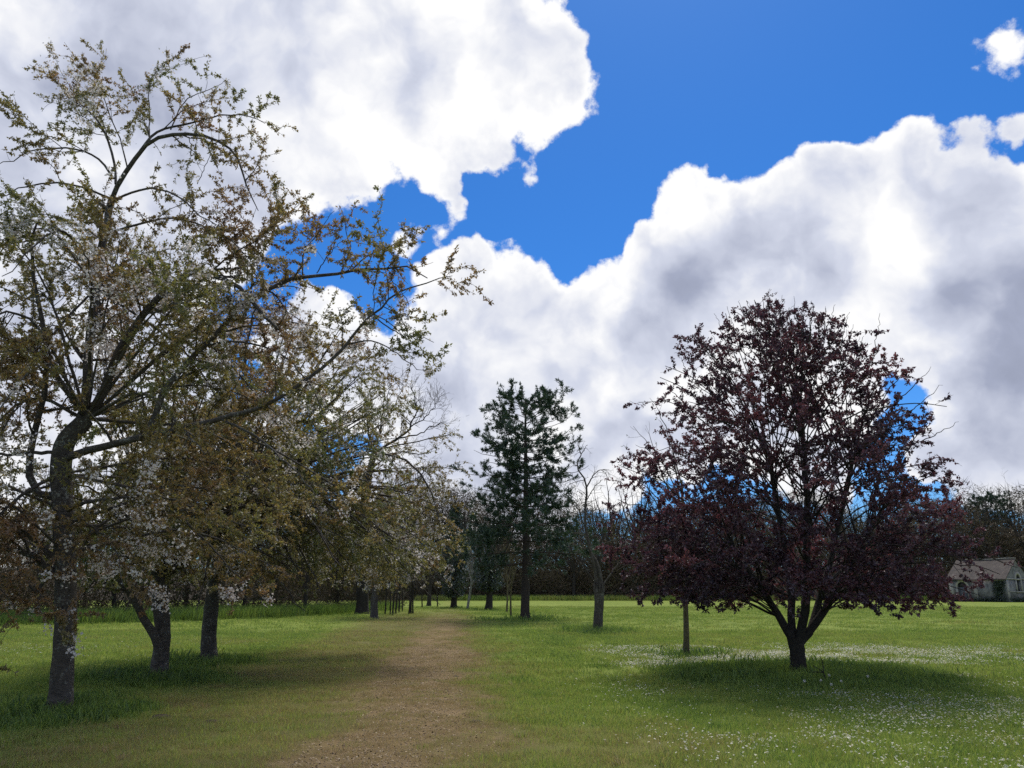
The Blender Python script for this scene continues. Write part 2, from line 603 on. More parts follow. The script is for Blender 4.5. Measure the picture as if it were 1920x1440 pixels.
# track, dry and lush are stored on the sheet so the material can follow them
ys = np.concatenate([np.linspace(-30, 3, 24), np.arange(3.2, 24, 0.3), np.arange(24, 60, 0.5), np.linspace(60, 160, 60), np.linspace(170, 900, 30)])
xs = np.concatenate([np.linspace(-700, -62, 26), np.arange(-60, -16, 1.0), np.arange(-16, 16, 0.3), np.arange(16, 80, 1.0), np.linspace(82, 800, 26)])
GX, GY = np.meshgrid(xs, ys)
GZ = gz(GX, GY) * (1 - sstep(np.hypot(GX, GY), 60, 110))
nx, ny = len(xs), len(ys)
ii = (np.arange(ny - 1)[:, None] * nx + np.arange(nx - 1)[None]).ravel()
me = fast_mesh("ground", np.stack([GX, GY, GZ], -1).reshape(-1, 3), np.stack([ii, ii + 1, ii + nx + 1, ii + nx], -1), smooth=True)
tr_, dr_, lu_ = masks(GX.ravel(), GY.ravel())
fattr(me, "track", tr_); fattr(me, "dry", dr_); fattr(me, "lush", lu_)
m, t = mat_new("turf")
tc = t.n('ShaderNodeTexCoord'); co = tc.outputs['Object']
big = t.noise(co, 0.16, 4, 0.6); midn = t.noise(co, 1.7, 5, 0.65); fine = t.noise(co, 30.0, 5, 0.75); stretch = t.noise(t.vmath('MULTIPLY', co, (0.05, 0.55, 1)), 1.0, 3, 0.6)
gf = t.math('ADD', t.math('MULTIPLY', big, 0.30), t.math('ADD', t.math('MULTIPLY', midn, 0.20), t.math('ADD', t.math('MULTIPLY', fine, 0.30), t.math('MULTIPLY', stretch, 0.20))))
green = t.ramp(gf, [(0.30, (0.072, 0.105, 0.018)), (0.50, (0.150, 0.195, 0.034)), (0.70, (0.225, 0.255, 0.058))])
dryc = t.ramp(gf, [(0.30, (0.050, 0.046, 0.016)), (0.50, (0.115, 0.110, 0.034)), (0.70, (0.19, 0.165, 0.070))])
soil = t.ramp(t.math('MULTIPLY_ADD', fine, 0.6, t.math('MULTIPLY', midn, 0.4)), [(0.30, (0.080, 0.054, 0.026)), (0.50, (0.168, 0.118, 0.060)), (0.66, (0.25, 0.180, 0.098)), (0.75, (0.33, 0.255, 0.165))])
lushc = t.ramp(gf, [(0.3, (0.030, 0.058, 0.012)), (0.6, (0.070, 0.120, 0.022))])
nb = t.math('MULTIPLY_ADD', midn, 0.5, -0.25)
c = t.mix(t.math('ADD', attr(t, "dry"), nb, clamp=True), green, dryc)
c = t.mix(t.math('ADD', attr(t, "track"), t.math('MULTIPLY', attr(t, "track"), nb), clamp=True), c, soil)
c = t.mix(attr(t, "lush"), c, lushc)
b = t.n('ShaderNodeBsdfPrincipled'); t.link(c, b.inputs['Base Color']); b.inputs['Roughness'].default_value = 0.95; b.inputs['Specular IOR Level'].default_value = 0.1
bp = t.n('ShaderNodeBump'); bp.inputs['Strength'].default_value = 1.0; bp.inputs['Distance'].default_value = 0.04
t.link(t.math('MULTIPLY_ADD', fine, 0.7, t.math('MULTIPLY', midn, 0.6)), bp.inputs['Height']); t.link(bp.outputs[0], b.inputs['Normal'])
finish(t, b.outputs[0])
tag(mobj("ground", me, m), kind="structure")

# rising woodland floor behind the lawn
def woods_edge(x):
    """forward distance at which the wood starts"""
    left = 50 + np.maximum(-x - 20, 0) * -0.5
    return np.where(x < -8, np.maximum(left, 26), 118.0)
hx = np.concatenate([np.linspace(-420, 420, 90)]); hy = np.array([119., 123., 130., 140., 155., 180., 230., 300., 420.])
hzv = np.array([-.3, .35, .8, 2.0, 3.6, 5.2, 7.0, 8.0, 8.5])
HX, HY = np.meshgrid(hx, hy)
HZ = np.tile(hzv[:, None], (1, len(hx))) * (0.75 + .5 * vnoise(HX, HY, 40, 5))
HY = HY + (vnoise(HX, HY, 25, 8) - .5) * 4
n_, m_ = HX.shape
ii = (np.arange(n_ - 1)[:, None] * m_ + np.arange(m_ - 1)[None]).ravel()
me = fast_mesh("hill", np.stack([HX, HY, HZ], -1).reshape(-1, 3), np.stack([ii, ii + 1, ii + m_ + 1, ii + m_], -1), smooth=True)
tag(mobj("hill", me, plain_mat("leaf_litter", [(0.3, (0.018, 0.014, 0.009)), (0.7, (0.060, 0.045, 0.026))], scale=0.8)), kind="structure")

# ================================================================ TREES
M_CHERRY_BARK = bark_mat("cherry_bark", (0.013, 0.011, 0.010), (0.125, 0.108, 0.094), bands=True, lich_amt=0.7)
M_DARK_BARK = bark_mat("dark_bark", (0.012, 0.010, 0.009), (0.055, 0.047, 0.040), bands=False, lich_amt=0.15)
M_PINE_BARK = bark_mat("pine_bark", (0.016, 0.013, 0.012), (0.075, 0.058, 0.048), bands=False, vertical=True, lich_amt=0.1)
M_OLD_BARK = bark_mat("old_bark", (0.014, 0.012, 0.010), (0.115, 0.10, 0.082), bands=False, vertical=True, lich_amt=0.35)
M_YOUNG_BARK = bark_mat("young_bark", (0.05, 0.042, 0.026), (0.17, 0.145, 0.085), bands=False, lich_amt=0.3)
M_BIRCH_BARK = bark_mat("pale_bark", (0.03, 0.03, 0.028), (0.42, 0.41, 0.38), bands=True, lich_amt=0.2)
M_WOOD_TWIG = plain_mat("bare_twig", [(0.35, (0.045, 0.033, 0.022)), (0.65, (0.155, 0.118, 0.075))], scale=.22, bump=0.0, detail=2)
M_CHERRY_LEAF = leaf_mat("cherry_leaf", [(0.0, (0.120, 0.140, 0.034)), (0.4, (0.190, 0.168, 0.042)), (0.7, (0.225, 0.155, 0.046)), (1.0, (0.215, 0.118, 0.050))], 0.46, 1.3)
M_BLOSSOM = leaf_mat("blossom", [(0.0, (0.68, 0.61, 0.60)), (1.0, (0.76, 0.73, 0.70))], 0.40, 1.0, gloss=0.02)
M_PLUM_LEAF = leaf_mat("plum_leaf", [(0.0, (0.040, 0.017, 0.026)), (0.5, (0.074, 0.028, 0.038)), (1.0, (0.150, 0.046, 0.052))], 0.42, 1.4, gloss=0.05)
M_NEEDLE = leaf_mat("pine_needle", [(0.0, (0.020, 0.042, 0.022)), (0.6, (0.038, 0.072, 0.034)), (1.0, (0.070, 0.105, 0.046))], 0.15, 1.2)
M_YOUNG_LEAF = leaf_mat("spring_leaf", [(0.0, (0.055, 0.070, 0.018)), (1.0, (0.13, 0.125, 0.035))], 0.4, 1.3)
M_IVY = leaf_mat("ivy_leaf", [(0.0, (0.010, 0.020, 0.008)), (1.0, (0.036, 0.056, 0.018))], 0.15, 1.2, gloss=0.08)

def vn3(p, s, seed=0):
    return 0.5 * (vnoise(p[:, 0] + p[:, 1] * .37, p[:, 2], s, seed) + vnoise(p[:, 1], p[:, 2] + p[:, 0] * .29, s, seed + 7))

def px_line(pts, Y0, Y1):
    n = len(pts)
    return np.array([at(x, y, Y0 + (Y1 - Y0) * i / max(n - 1, 1)) for i, (x, y) in enumerate(pts)])

def foliage(name, parent, lv, per_m, k, lsize, width, mat, spread=0.9, tint=(0.0, 1.0), tmin=0.15, seed=0, droop=0.0, base=None, patch=0.9):
    """clusters of k leaves along branches, as one part of the tree"""
    p, T, tt, _ = along(lv, per_m, tmin, 1.0)
    # clumpy: thin out some stretches
    keep = rng.uniform(size=len(p)) < 0.35 + 0.9 * vn3(p, 0.55, seed + 3)
    p, T = p[keep], T[keep]
    cd = nrm(T * 0.5 + rng.normal(size=p.shape) * 0.6)
    kk = k
    P = rep(p, kk); Dd = rep(cd, kk) + rng.normal(size=(len(p) * kk, 3)) * spread
    Dd[:, 2] -= droop
    L = rng.uniform(lsize[0], lsize[1], len(P))
    P = P + rng.normal(size=P.shape) * 0.012
    V, Q = leaves(P, Dd, L, width)
    ti = np.clip(tint[0] + (tint[1] - tint[0]) * (patch * (vn3(P, 0.8, seed) - .5) * 1.9 + .5 + rng.normal(size=len(P)) * .16), 0, 1)
    me = fast_mesh(name, V, Q)
    fattr(me, "tint", rep(ti, 4))
    return mobj(name, me, mat, parent, kind="stuff"), len(P)

def blossoms(parent, lv, per_m, seed=0, thr=0.62, k=12, size=(0.028, 0.044), rad=0.050):
    p, T, tt, _ = along(lv, per_m, 0.1, 1.0, nmin=0)
    keep = vn3(p, 0.7, seed) + rng.uniform(-.2, .2, len(p)) > thr
    p = p[keep]
    P = rep(p, k) + rng.normal(size=(len(p) * k, 3)) * rad - np.array([0, 0, .03])
    Dd = rng.normal(size=P.shape)
    V, Q = leaves(P, Dd, rng.uniform(size[0], size[1], len(P)), 1.05, 0.4)
    me = fast_mesh("blossom", V, Q)
    fattr(me, "tint", rep(rng.uniform(size=len(P)), 4))
    return mobj("blossom", me, M_BLOSSOM, parent, kind="stuff")

def shift(levels, base):
    return [Level(l.p - base, l.r) for l in levels]

def build_wood(name, parent, tr, levels, sides, mat, twigs=None, wmul=1.0, k=14, flare=.35):
    parts = []
    if tr is not None:
        V, Q = trunk_mesh(tr[0], tr[1], k=k, flare=flare)
        parts.append((V, Q, None))
    if levels:
        V, Q = tubes(levels, sides)
        parts.append((V, Q, None))
    if twigs is not None:
        parts.append(strips(twigs, wmul))
    V, Q, Tt = combine(parts)
    return mobj(name, fast_mesh(name, V, Q, Tt, smooth=True), mat, parent)

# ---------------------------------------------------------------- the tall cherry in front
def cherry_front():
    Y = CHERRY_A[1]
    base = np.array([CHERRY_A[0], Y, gz(CHERRY_A[0], Y) - 0.05])
    r = root("cherry_tree", base)
    tag(r, "tall white-blossomed cherry nearest the camera, leaning trunk at the left edge of the lawn", "tree", "cherry trees beside the track")
    trp = catmull(px_line([(113, 1345), (118, 1250), (123, 1150), (122, 1050), (117, 950), (114, 890), (122, 830), (162, 785)], Y, Y), 34)
    trp[0] = base
    trr = np.interp(np.linspace(0, 1, 34), [0, .3, .6, .8, 1], [.146, .134, .134, .136, .115])
    S = 16
    def Lm(pts, y1, r0, r1, y0=0.0):
        return (px_line(pts, Y + y0, Y + y1), r0 * .58, r1 * .75)
    main = [
        Lm([(150, 800), (163, 740), (165, 680), (176, 580), (187, 493), (203, 400), (210, 376)], .5, .135, .075),
        Lm([(150, 800), (190, 745), (210, 690), (232, 640), (265, 595), (310, 545), (345, 515), (370, 511), (410, 520), (440, 530), (480, 575), (520, 620)], -.9, .125, .02),
        Lm([(120, 860), (160, 845), (204, 836), (277, 817), (335, 805), (414, 785), (500, 760), (560, 730)], -1.4, .10, .025),
        Lm([(272, 820), (287, 790), (312, 724), (350, 686), (379, 651), (408, 625), (450, 580), (504, 540), (546, 522), (587, 517), (643, 510), (678, 505), (712, 503), (747, 498), (775, 505), (800, 520)], -.5, .088, .010, -.5),
        Lm([(540, 738), (590, 700), (636, 661), (664, 626), (695, 592), (719, 574), (733, 557), (761, 543), (792, 533), (824, 522), (846, 514)], -1.0, .045, .006, -1.3),
        Lm([(702, 592), (726, 612), (758, 630), (785, 634), (813, 640)], -1.2, .018, .005, -1.05),
        Lm([(650, 645), (700, 640), (740, 660), (780, 690), (800, 700)], -1.3, .02, .004, -1.1),
        # crown top
        Lm([(208, 378), (220, 350), (233, 327), (263, 283), (293, 260), (333, 252), (400, 260), (443, 293), (463, 353), (483, 393)], -.4, .07, .007, .5),
        Lm([(263, 283), (293, 247), (320, 240), (360, 230), (417, 217), (467, 217), (497, 232)], .9, .04, .006, .45),
        Lm([(217, 345), (215, 310), (200, 257), (177, 220), (143, 187), (113, 160), (57, 119)], 1.0, .04, .005, .5),
        Lm([(207, 372), (160, 353), (110, 343), (50, 350), (0, 372)], -.8, .035, .006, .5),
        Lm([(213, 335), (187, 300), (147, 280), (67, 280), (27, 300), (-10, 310)], .2, .035, .006, .5),
        Lm([(280, 270), (280, 210), (283, 147), (300, 133), (318, 131)], .8, .022, .004, .45),
        Lm([(320, 243), (340, 200), (367, 177), (400, 165), (422, 152)], 1.2, .02, .004, .55),
        Lm([(240, 320), (225, 260), (205, 215), (190, 165), (172, 125)], 1.4, .024, .004, .5),
        Lm([(215, 375), (260, 357), (293, 353), (333, 367), (370, 400), (420, 430)], -1.2, .035, .006, .5),
        Lm([(195, 440), (260, 420), (320, 410), (370, 420), (430, 450), (480, 500)], -1.5, .035, .006, .4),
        Lm([(370, 345), (390, 300), (400, 270)], .4, .012, .005, .4),
        # right-hand shoots
        Lm([(470, 560), (483, 446), (515, 421), (567, 376)], .3, .024, .004, -.4),
        Lm([(567, 514), (570, 474), (594, 439), (626, 394)], -.1, .02, .004, -.5),
        Lm([(640, 508), (657, 467), (650, 440), (648, 406)], -.7, .018, .004, -.5),
        Lm([(657, 508), (681, 487), (699, 474), (740, 463), (775, 460)], -.4, .02, .004, -.5),
        Lm([(594, 512), (615, 480), (643, 449)], -.9, .014, .004, -.5),
        Lm([(700, 503), (730, 520), (760, 560), (770, 600)], -.9, .014, .003, -.5),
        # left limbs
        Lm([(112, 935), (80, 930), (58, 905), (56, 850), (70, 790), (85, 720), (88, 650), (70, 560), (60, 470), (70, 420)], -.5, .095, .02),
        Lm([(108, 1080), (85, 1060), (55, 1040), (0, 1026), (-60, 1020)], -.3, .085, .04),
        Lm([(100, 848), (50, 850), (0, 852), (-60, 840)], .6, .05, .02),
        Lm([(85, 700), (40, 660), (0, 650), (-50, 640)], -.3, .03, .008, -.3),
        Lm([(165, 690), (120, 620), (90, 560), (40, 520)], 1.2, .035, .008, .2),
        Lm([(183, 520), (130, 470), (80, 450), (20, 455), (-30, 440)], -.3, .035, .006, .4),
        Lm([(175, 600), (230, 560), (270, 500), (310, 470), (360, 470)], 1.5, .035, .006, .3),
        Lm([(232, 640), (225, 600), (210, 560), (200, 545)], -.6, .03, .008, -.3),
        Lm([(375, 650), (440, 640), (520, 660), (580, 720), (610, 790)], -1.6, .03, .005, -.5),
        Lm([(414, 785), (480, 820), (540, 870), (590, 930)], -1.8, .03, .005, -1.0),
        Lm([(116, 960), (170, 940), (240, 932), (300, 930), (360, 950)], -1.3, .05, .008),
        Lm([(116, 1000), (150, 980), (190, 1000), (220, 1040), (230, 1100)], -1.2, .03, .004),
        Lm([(55, 1040), (60, 1090), (80, 1120), (75, 1150)], -.7, .014, .003, -.15),
        Lm([(0, 1026), (-10, 1080), (20, 1130), (40, 1160)], -.8, .016, .003, -.25),
    ]
    # limbs that reach towards and away from the viewer
    for i in range(30):
        a = rng.uniform(0, 2 * math.pi)
        f = trp[-1] if i % 3 else at(180, 540, Y + .3)
        h = rng.uniform(2.6, 7.0)
        rr_ = rng.uniform(2.0, 4.2) * (1.0 if h < 6 else .75)
        e = np.array([base[0] + 0.6 + math.cos(a) * rr_, Y + math.sin(a) * rr_ * (.72 if math.sin(a) < 0 else 1), h])
        mid = (f + e) / 2 + np.array([0, 0, rng.uniform(.3, 1.0)])
        main.append((np.array([f, mid, e]), rng.uniform(.016, .03), .005))
    for i in range(16):            # low boughs that hang round the trunk
        a = rng.uniform(0, 2 * math.pi)
        f = trp[int(rng.uniform(15, 27))]
        rr_ = rng.uniform(1.8, 3.4)
        e = np.array([base[0] + .3 + math.cos(a) * rr_, Y + math.sin(a) * rr_ * (.7 if math.sin(a) < 0 else 1), rng.uniform(1.5, 2.9)])
        mid = f + (e - f) * .5 + np.array([0, 0, rng.uniform(.2, .6)])
        main.append((np.array([f, mid, e]), rng.uniform(.016, .03), .005))
    l0 = limbs_from(main, S, 0.012)
    l1 = spawn(l0, 3.2, .22, 1, (58, 16), (.6, 1.9), 7, up=-.02, wig=.17, rr=.5, rmax=.022, rtip=.003, tk=.55)
    l2 = spawn(l1, 4.2, .1, 1, (52, 16), (.22, .75), 5, up=-.02, wig=.2, rr=.6, rmax=.008, rtip=.0025, tk=.4)
    l2b = spawn(l0, 5.0, .3, 1, (60, 18), (.15, .6), 5, up=.02, wig=.2, rr=.4, rmax=.008, rtip=.0025, tk=.3)
    l0, l1, l2, l2b = shift([l0, l1, l2, l2b], base)
    build_wood("trunk", r, (trp - base, trr), [l0, l1, l2, l2b], [8, 4, 3, 3], M_CHERRY_BARK)
    tw = join(l2, l2b)
    _, n1 = foliage("crown", r, tw, 36, 6, (.030, .062), .44, M_CHERRY_LEAF, seed=21, droop=.25, tint=(.22, .95))
    _, n2 = foliage("crown", r, l1, 22, 6, (.030, .062), .44, M_CHERRY_LEAF, seed=21, droop=.2, tint=(.22, .95))
    blossoms(r, join(l2, l2b), 7.0, seed=4, thr=.64, k=20, rad=.045)
    print("front cherry leaves", n1 + n2)
cherry_front()

# ---------------------------------------------------------------- domed, weeping cherries behind it
def dome_limbs(fork, cx, cy, prof, n, r0, flatY=1.0, lift=.8, bias=1.5, inner=.66):
    """limbs from a fork to points spread over a dome given as (height, radius) pairs"""
    hs = np.array([q[0] for q in prof]); rs_ = np.array([q[1] for q in prof])
    out = []
    for i in range(n):
        u = (i + .5) / n
        h = hs[0] + (hs[-1] - hs[0]) * (u ** bias)
        R = np.interp(h, hs, rs_) * rng.uniform(inner, 1.0)
        a = i * 2.399963 + rng.uniform(-.3, .3)
        e = np.array([cx + math.cos(a) * R, cy + math.sin(a) * R * flatY, h])
        f = fork + rng.normal(size=3) * .08
        v = e - f
        m1 = f + v * .35 + np.array([0, 0, lift * (.25 + .5 * (1 - u)) * np.linalg.norm(v) * .22 + .15 * np.linalg.norm(v[:2]) * (1 - u)])
        m2 = f + v * .72 + np.array([0, 0, lift * .2 * np.linalg.norm(v[:2]) * (1 - u) + .15])
        out.append((np.array([f, m1, m2, e]), r0 * rng.uniform(.6, 1.0), .006))
    return out

def cherry_dome(label, base_px, trunk_px, Yd, r_base, fork_i, centre, prof, n, extra, seed, leaves_m, thr, lsz=(.034, .070), sparse=1.0, flower=(0.028, 0.044), zmin=1.3):
    hang = lambda p: p[:, 2] > zmin + .5 * vnoise(p[:, 0], p[:, 1], .8, 6)
    g = ground_at(*base_px)
    Y = g[1]
    base = np.array([g[0], Y, float(gz(g[0], Y)) - .05])
    r = root("cherry_tree", base)
    tag(r, label, "tree", "cherry trees beside the track")
    trp = catmull(px_line(trunk_px, Y, Y + Yd), 26); trp[0] = base
    trr = taper(r_base * .82, r_base * .55, 26)
    fork = trp[int(25 * fork_i)]
    main = dome_limbs(fork, centre[0], centre[1], prof, n, r_base * .24)
    for pts, y1, a, b_ in extra:
        main.append((px_line(pts, Y, Y + y1), a, b_))
    l0 = limbs_from(main, 16, 0.02)
    l1 = spawn(l0, 2.6 * sparse, .42, 1, (55, 16), (.7, 1.8), 8, up=-.10, wig=.15, rr=.5, rmax=.018, rtip=.003, tk=.4, keep=hang)
    l2 = spawn(l1, 4.0, .1, 1, (48, 16), (.3, .85), 5, up=-.13, wig=.16, rr=.6, rmax=.008, rtip=.0025, tk=.35, keep=hang)
    l0, l1, l2 = shift([l0, l1, l2], base)
    build_wood("trunk", r, (trp - base, trr), [l0, l1, l2], [7, 4, 3], M_CHERRY_BARK)
    _, n1 = foliage("crown", r, join(l2), leaves_m, 6, lsz, .46, M_CHERRY_LEAF, seed=seed, droop=.45, tint=(.02, .85))
    _, n2 = foliage("crown", r, l1, leaves_m * .75, 6, lsz, .46, M_CHERRY_LEAF, seed=seed, droop=.4, tint=(.02, .85))
    blossoms(r, l2, 6.0, seed=seed + 1, thr=thr, k=13, rad=.04, size=flower)
    print("cherry leaves", n1 + n2)
    return r

cB = CHERRY_B
cherry_dome("forked low cherry with a thin curved side stem, second trunk from the left", (297, 1277),
            [(297, 1278), (299, 1245), (304, 1200), (303, 1157), (300, 1120), (308, 1060), (318, 1000)], .5, .19, .72, (cB[0] + .3, cB[1] + .6),
            [(1.2, 2.4), (2.2, 3.3), (3.6, 3.5), (5.0, 3.0), (6.4, 1.7), (7.0, .4)], 60,
            [([(302, 1238), (291, 1195), (271, 1163), (252, 1128), (236, 1103), (211, 1068), (188, 1042), (160, 1013), (140, 960)], -.8, .085, .02)], 31, 36, .655, zmin=1.4)
cC = CHERRY_C
cherry_dome("broad weeping cherry with bronze leaves, third trunk from the left, overhanging the track", (392, 1243),
            [(392, 1246), (391, 1200), (396, 1150), (402, 1100), (412, 1040), (425, 990)], .3, .22, .9, (cC[0] + 1.5, cC[1] + .1),
            [(1.25, 4.2), (1.9, 4.7), (3.6, 4.6), (5.0, 4.0), (6.4, 3.2), (7.6, 1.9), (8.3, .4)], 150,
            [([(400, 1090), (450, 1000), (520, 930), (600, 880), (700, 850), (770, 870), (810, 930), (830, 1010)], -.6, .06, .006)], 51, 18, .66, zmin=1.35)

cE = ground_at(702, 1160)
cherry_dome("farther weeping cherry ending the row, its low crown right of the broad one", (702, 1160),
            [(702, 1161), (702, 1130), (706, 1090), (712, 1050), (720, 1010)], .2, .26, .8, (cE[0] + 1.2, cE[1]),
            [(1.1, 2.4), (2.0, 3.3), (4.0, 3.4), (6.0, 2.7), (7.6, 1.5), (8.4, .4)], 60, [], 81, 9, .50, lsz=(.09, .15), sparse=.6, flower=(.06, .10))

# ---------------------------------------------------------------- purple-leaved plum
def plum():
    base = np.array([PLUM[0], PLUM[1], float(gz(PLUM[0], PLUM[1])) - .05])
    r = root("plum_tree", base)
    tag(r, "wide purple-leaved plum tree standing alone on the daisy lawn", "tree")
    Y = base[1]
    trp = catmull(px_line([(1497, 1271), (1496, 1240), (1494, 1215), (1490, 1195)], Y, Y), 14); trp[0] = base
    trr = np.interp(np.linspace(0, 1, 14), [0, .4, 1], [.155, .135, .145])
    f1 = trp[-1]
    forks = [
        (px_line([(1490, 1205), (1475, 1178), (1462, 1160), (1440, 1120), (1400, 1060), (1350, 980)], Y, Y + .4), .085, .03),
        (px_line([(1490, 1205), (1485, 1170), (1484, 1120), (1470, 1020), (1450, 900), (1430, 800)], Y, Y + 1.0), .085, .02),
        (px_line([(1498, 1205), (1507, 1165), (1512, 1120), (1512, 1020), (1510, 880), (1500, 740)], Y, Y - .4), .095, .018),
        (px_line([(1500, 1205), (1525, 1175), (1542, 1150), (1570, 1100), (1620, 1010), (1680, 920)], Y, Y - .3), .085, .025),
        (px_line([(1500, 1205), (1520, 1180), (1530, 1140), (1560, 1040), (1590, 900), (1620, 780)], Y, Y + .9), .075, .02),
    ]
    prof = [(1.35, 3.1), (1.75, 3.85), (3.2, 3.75), (4.8, 3.3), (6.0, 2.7), (6.8, 1.95), (7.3, 1.0), (7.6, .3)]
    main = list(forks)
    stems = [catmull(f_[0], 20) for f_ in forks]
    for pts, a_, b_ in dome_limbs(f1, base[0] + .02, Y, prof, 225, .020, lift=.5, bias=1.75, inner=.55):
        e_ = pts[-1]
        cand = []
        for st_ in stems:
            j = int(rng.uniform(5, 17))
            while j > 4 and st_[j][2] > e_[2] - .25:
                j -= 1
            cand.append((np.linalg.norm(e_ - st_[j]) * rng.uniform(.8, 1.25), tuple(st_[j])))
        p0_ = np.array(min(cand)[1])
        v_ = e_ - p0_
        main.append((np.array([p0_, p0_ + v_ * .4 + [0, 0, .12 * np.linalg.norm(v_)], p0_ + v_ * .75 + [0, 0, .09 * np.linalg.norm(v_)], e_]), a_, b_))
    # sparse shoots that stand above the dome
    for px, py, x0, y0 in ((1490, 556, 1495, 680), (1506, 574, 1500, 680), (1548, 575, 1540, 690), (1440, 600, 1450, 700), (1362, 610, 1390, 700), (1312, 632, 1370, 720), (1620, 628, 1590, 720), (1655, 640, 1600, 730), (1768, 722, 1660, 800), (1800, 790, 1690, 840), (1745, 690, 1660, 770), (1600, 610, 1570, 700), (1195, 830, 1290, 900), (1245, 715, 1330, 800)):
        main.append((px_line([(x0, y0), ((x0 + px) / 2, (y0 + py) / 2 + 4), (px, py)], Y, Y + rng.uniform(-.4, .4)), .014, .003))
    for i in range(34):
        a = rng.uniform(0, 6.28); R_ = rng.uniform(.1, 2.2)
        z_ = np.interp(R_, [0, 1, 1.95, 2.7], [6.8, 6.5, 5.9, 5.2])
        p_ = np.array([base[0] + math.cos(a) * R_, Y + math.sin(a) * R_, z_])
        main.append((np.array([p_, p_ + [math.cos(a) * .12, math.sin(a) * .12, .4], p_ + [math.cos(a) * .25, math.sin(a) * .25, rng.uniform(.6, 1.0)]]), .008, .003))
    l0 = limbs_from(main, 16, .02)
    hs = np.array([q[0] for q in prof]); rs_ = np.array([q[1] for q in prof])
    def inside(p):
        R = np.interp(p[:, 2], hs, rs_)
        return (np.hypot(p[:, 0] - base[0], p[:, 1] - Y) < R * 1.02 + .05) & (p[:, 2] > 1.15) & (p[:, 2] < 7.95)
    l1 = spawn(l0, 2.3, .4, 1, (50, 15), (.5, 1.4), 6, up=-.01, wig=.15, rr=.5, rmax=.02, rtip=.003, tk=.5, keep=inside)
    l2 = spawn(l1, 4.2, .1, 1, (45, 15), (.22, .65), 5, up=.02, wig=.18, rr=.6, rmax=.007, rtip=.0025, tk=.3, keep=inside)
    l2b = spawn(l0, 3.0, .5, 1, (50, 15), (.15, .5), 5, up=.05, wig=.18, rr=.4, rmax=.007, rtip=.0025, tk=.3, keep=inside)
    l0, l1, l2, l2b = shift([l0, l1, l2, l2b], base)
    build_wood("trunk", r, (trp - base, trr), [l0, l1, l2, l2b], [8, 4, 3, 3], M_DARK_BARK)
    tw = join(l2, l2b)
    _, n1 = foliage("crown", r, tw, 36, 5, (.034, .076), .56, M_PLUM_LEAF, seed=61, droop=.2, tint=(0, 1))
    _, n2 = foliage("crown", r, l1, 20, 5, (.034, .076), .56, M_PLUM_LEAF, seed=61, droop=.2, tint=(0, 1))
    print("plum leaves", n1 + n2)
plum()

# ---------------------------------------------------------------- pine
def pine_parts(r, H, base, seed, live_from=.25, spread=3.6, full=True):
    trp = np.stack([np.linspace(0, .15, 30) + .05 * np.sin(np.linspace(0, 5, 30)), np.zeros(30), np.linspace(0, H, 30)], -1)
    trr = taper(.25, .03, 30, .85)
    items = []; live = []
    z = H * live_from
    k = 0
    while z < H * .985:
        u = (z / H - live_from) / (1 - live_from)
        nb = 5 if u < .75 else 4
        for i in range(nb):
            a = k * .7 + i * 2 * math.pi / nb + rng.uniform(-.35, .35)
            Lr = spread * np.interp(u, [0, .15, .35, .6, .8, .92, 1], [.95, 1.0, .92, .80, .66, .46, .12]) * rng.uniform(.62, 1.08)
            if rng.uniform() < .12 and u < .7:
                Lr *= .5
            d = np.array([math.cos(a), math.sin(a), 0])
            p0 = np.array([np.interp(z, trp[:, 2], trp[:, 0]), 0, z])
            rise = np.interp(u, [0, .3, .7, 1], [-.12, .04, .25, .8])
            items.append((np.array([p0, p0 + d * Lr * .4 + [0, 0, rise * Lr * .3], p0 + d * Lr * .8 + [0, 0, rise * Lr * .55], p0 + d * Lr + [0, 0, rise * Lr * .9 + .1]]), .045 * (1 - .6 * u), .008))
            live.append(min(1, .45 + u * 1.2))
        z += np.interp(u, [0, 1], [.52, .30]) * rng.uniform(.8, 1.2) * (H / 12.6)
        k += 1
    l0 = limbs_from(items, 12, .03)
    l1 = spawn(l0, 3.6, .3, 1, (52, 12), (.45, 1.35), 6, up=.05, wig=.14, rr=.5, rmax=.015, rtip=.004, tk=.45, flat=.55)
    l2 = spawn(l1, 5.0, .25, 1, (45, 12), (.15, .42), 3, up=.12, wig=.14, rr=.6, rmax=.007, rtip=.003, tk=.3, flat=.3)
    return trp, trr, l0, l1, l2

def pine(name, label, g, H, seed, group=None, spread=3.6, parts=None):
    base = np.array([g[0], g[1], g[2] - .08])
    r = root(name, base)
    tag(r, label, "tree", group)
    trp, trr, l0, l1, l2 = pine_parts(r, H, base, seed, spread=spread)
    build_wood("trunk", r, (trp, trr), [l0, l1, l2], [6, 4, 3], M_PINE_BARK)
    p, T, tt, _ = along(join(l2, Level(l1.p[:, ::2][:, -4:], l1.r[:, ::2][:, -4:])), 36, .1, 1.0)
    keep = rng.uniform(size=len(p)) < -.05 + 1.35 * vn3(p, .8, seed)
    keep &= rng.uniform(size=len(p)) < np.interp(p[:, 2] / H, [.2, .34, .5], [.5, .9, 1.0])
    p, T = p[keep], T[keep]
    k = 5
    P = rep(p, k); Dd = rep(nrm(T + [0, 0, .4]), k) + rng.normal(size=(len(p) * k, 3)) * .75
    V, Q = leaves(P, Dd, rng.uniform(.12, .24, len(P)), .18, .1)
    me = fast_mesh("crown", V, Q)
    fattr(me, "tint", rep(np.clip(rng.normal(.45, .25, len(P)), 0, 1), 4))
    mobj("crown", me, M_NEEDLE, r, kind="stuff")
    print("pine needles", len(P))
    return r
pg = PINE.copy()
pine_tree = pine("pine_tree", "tall pine with dark green needles and a straight bare trunk beside the track", pg, 12.35, 71, spread=4.4)

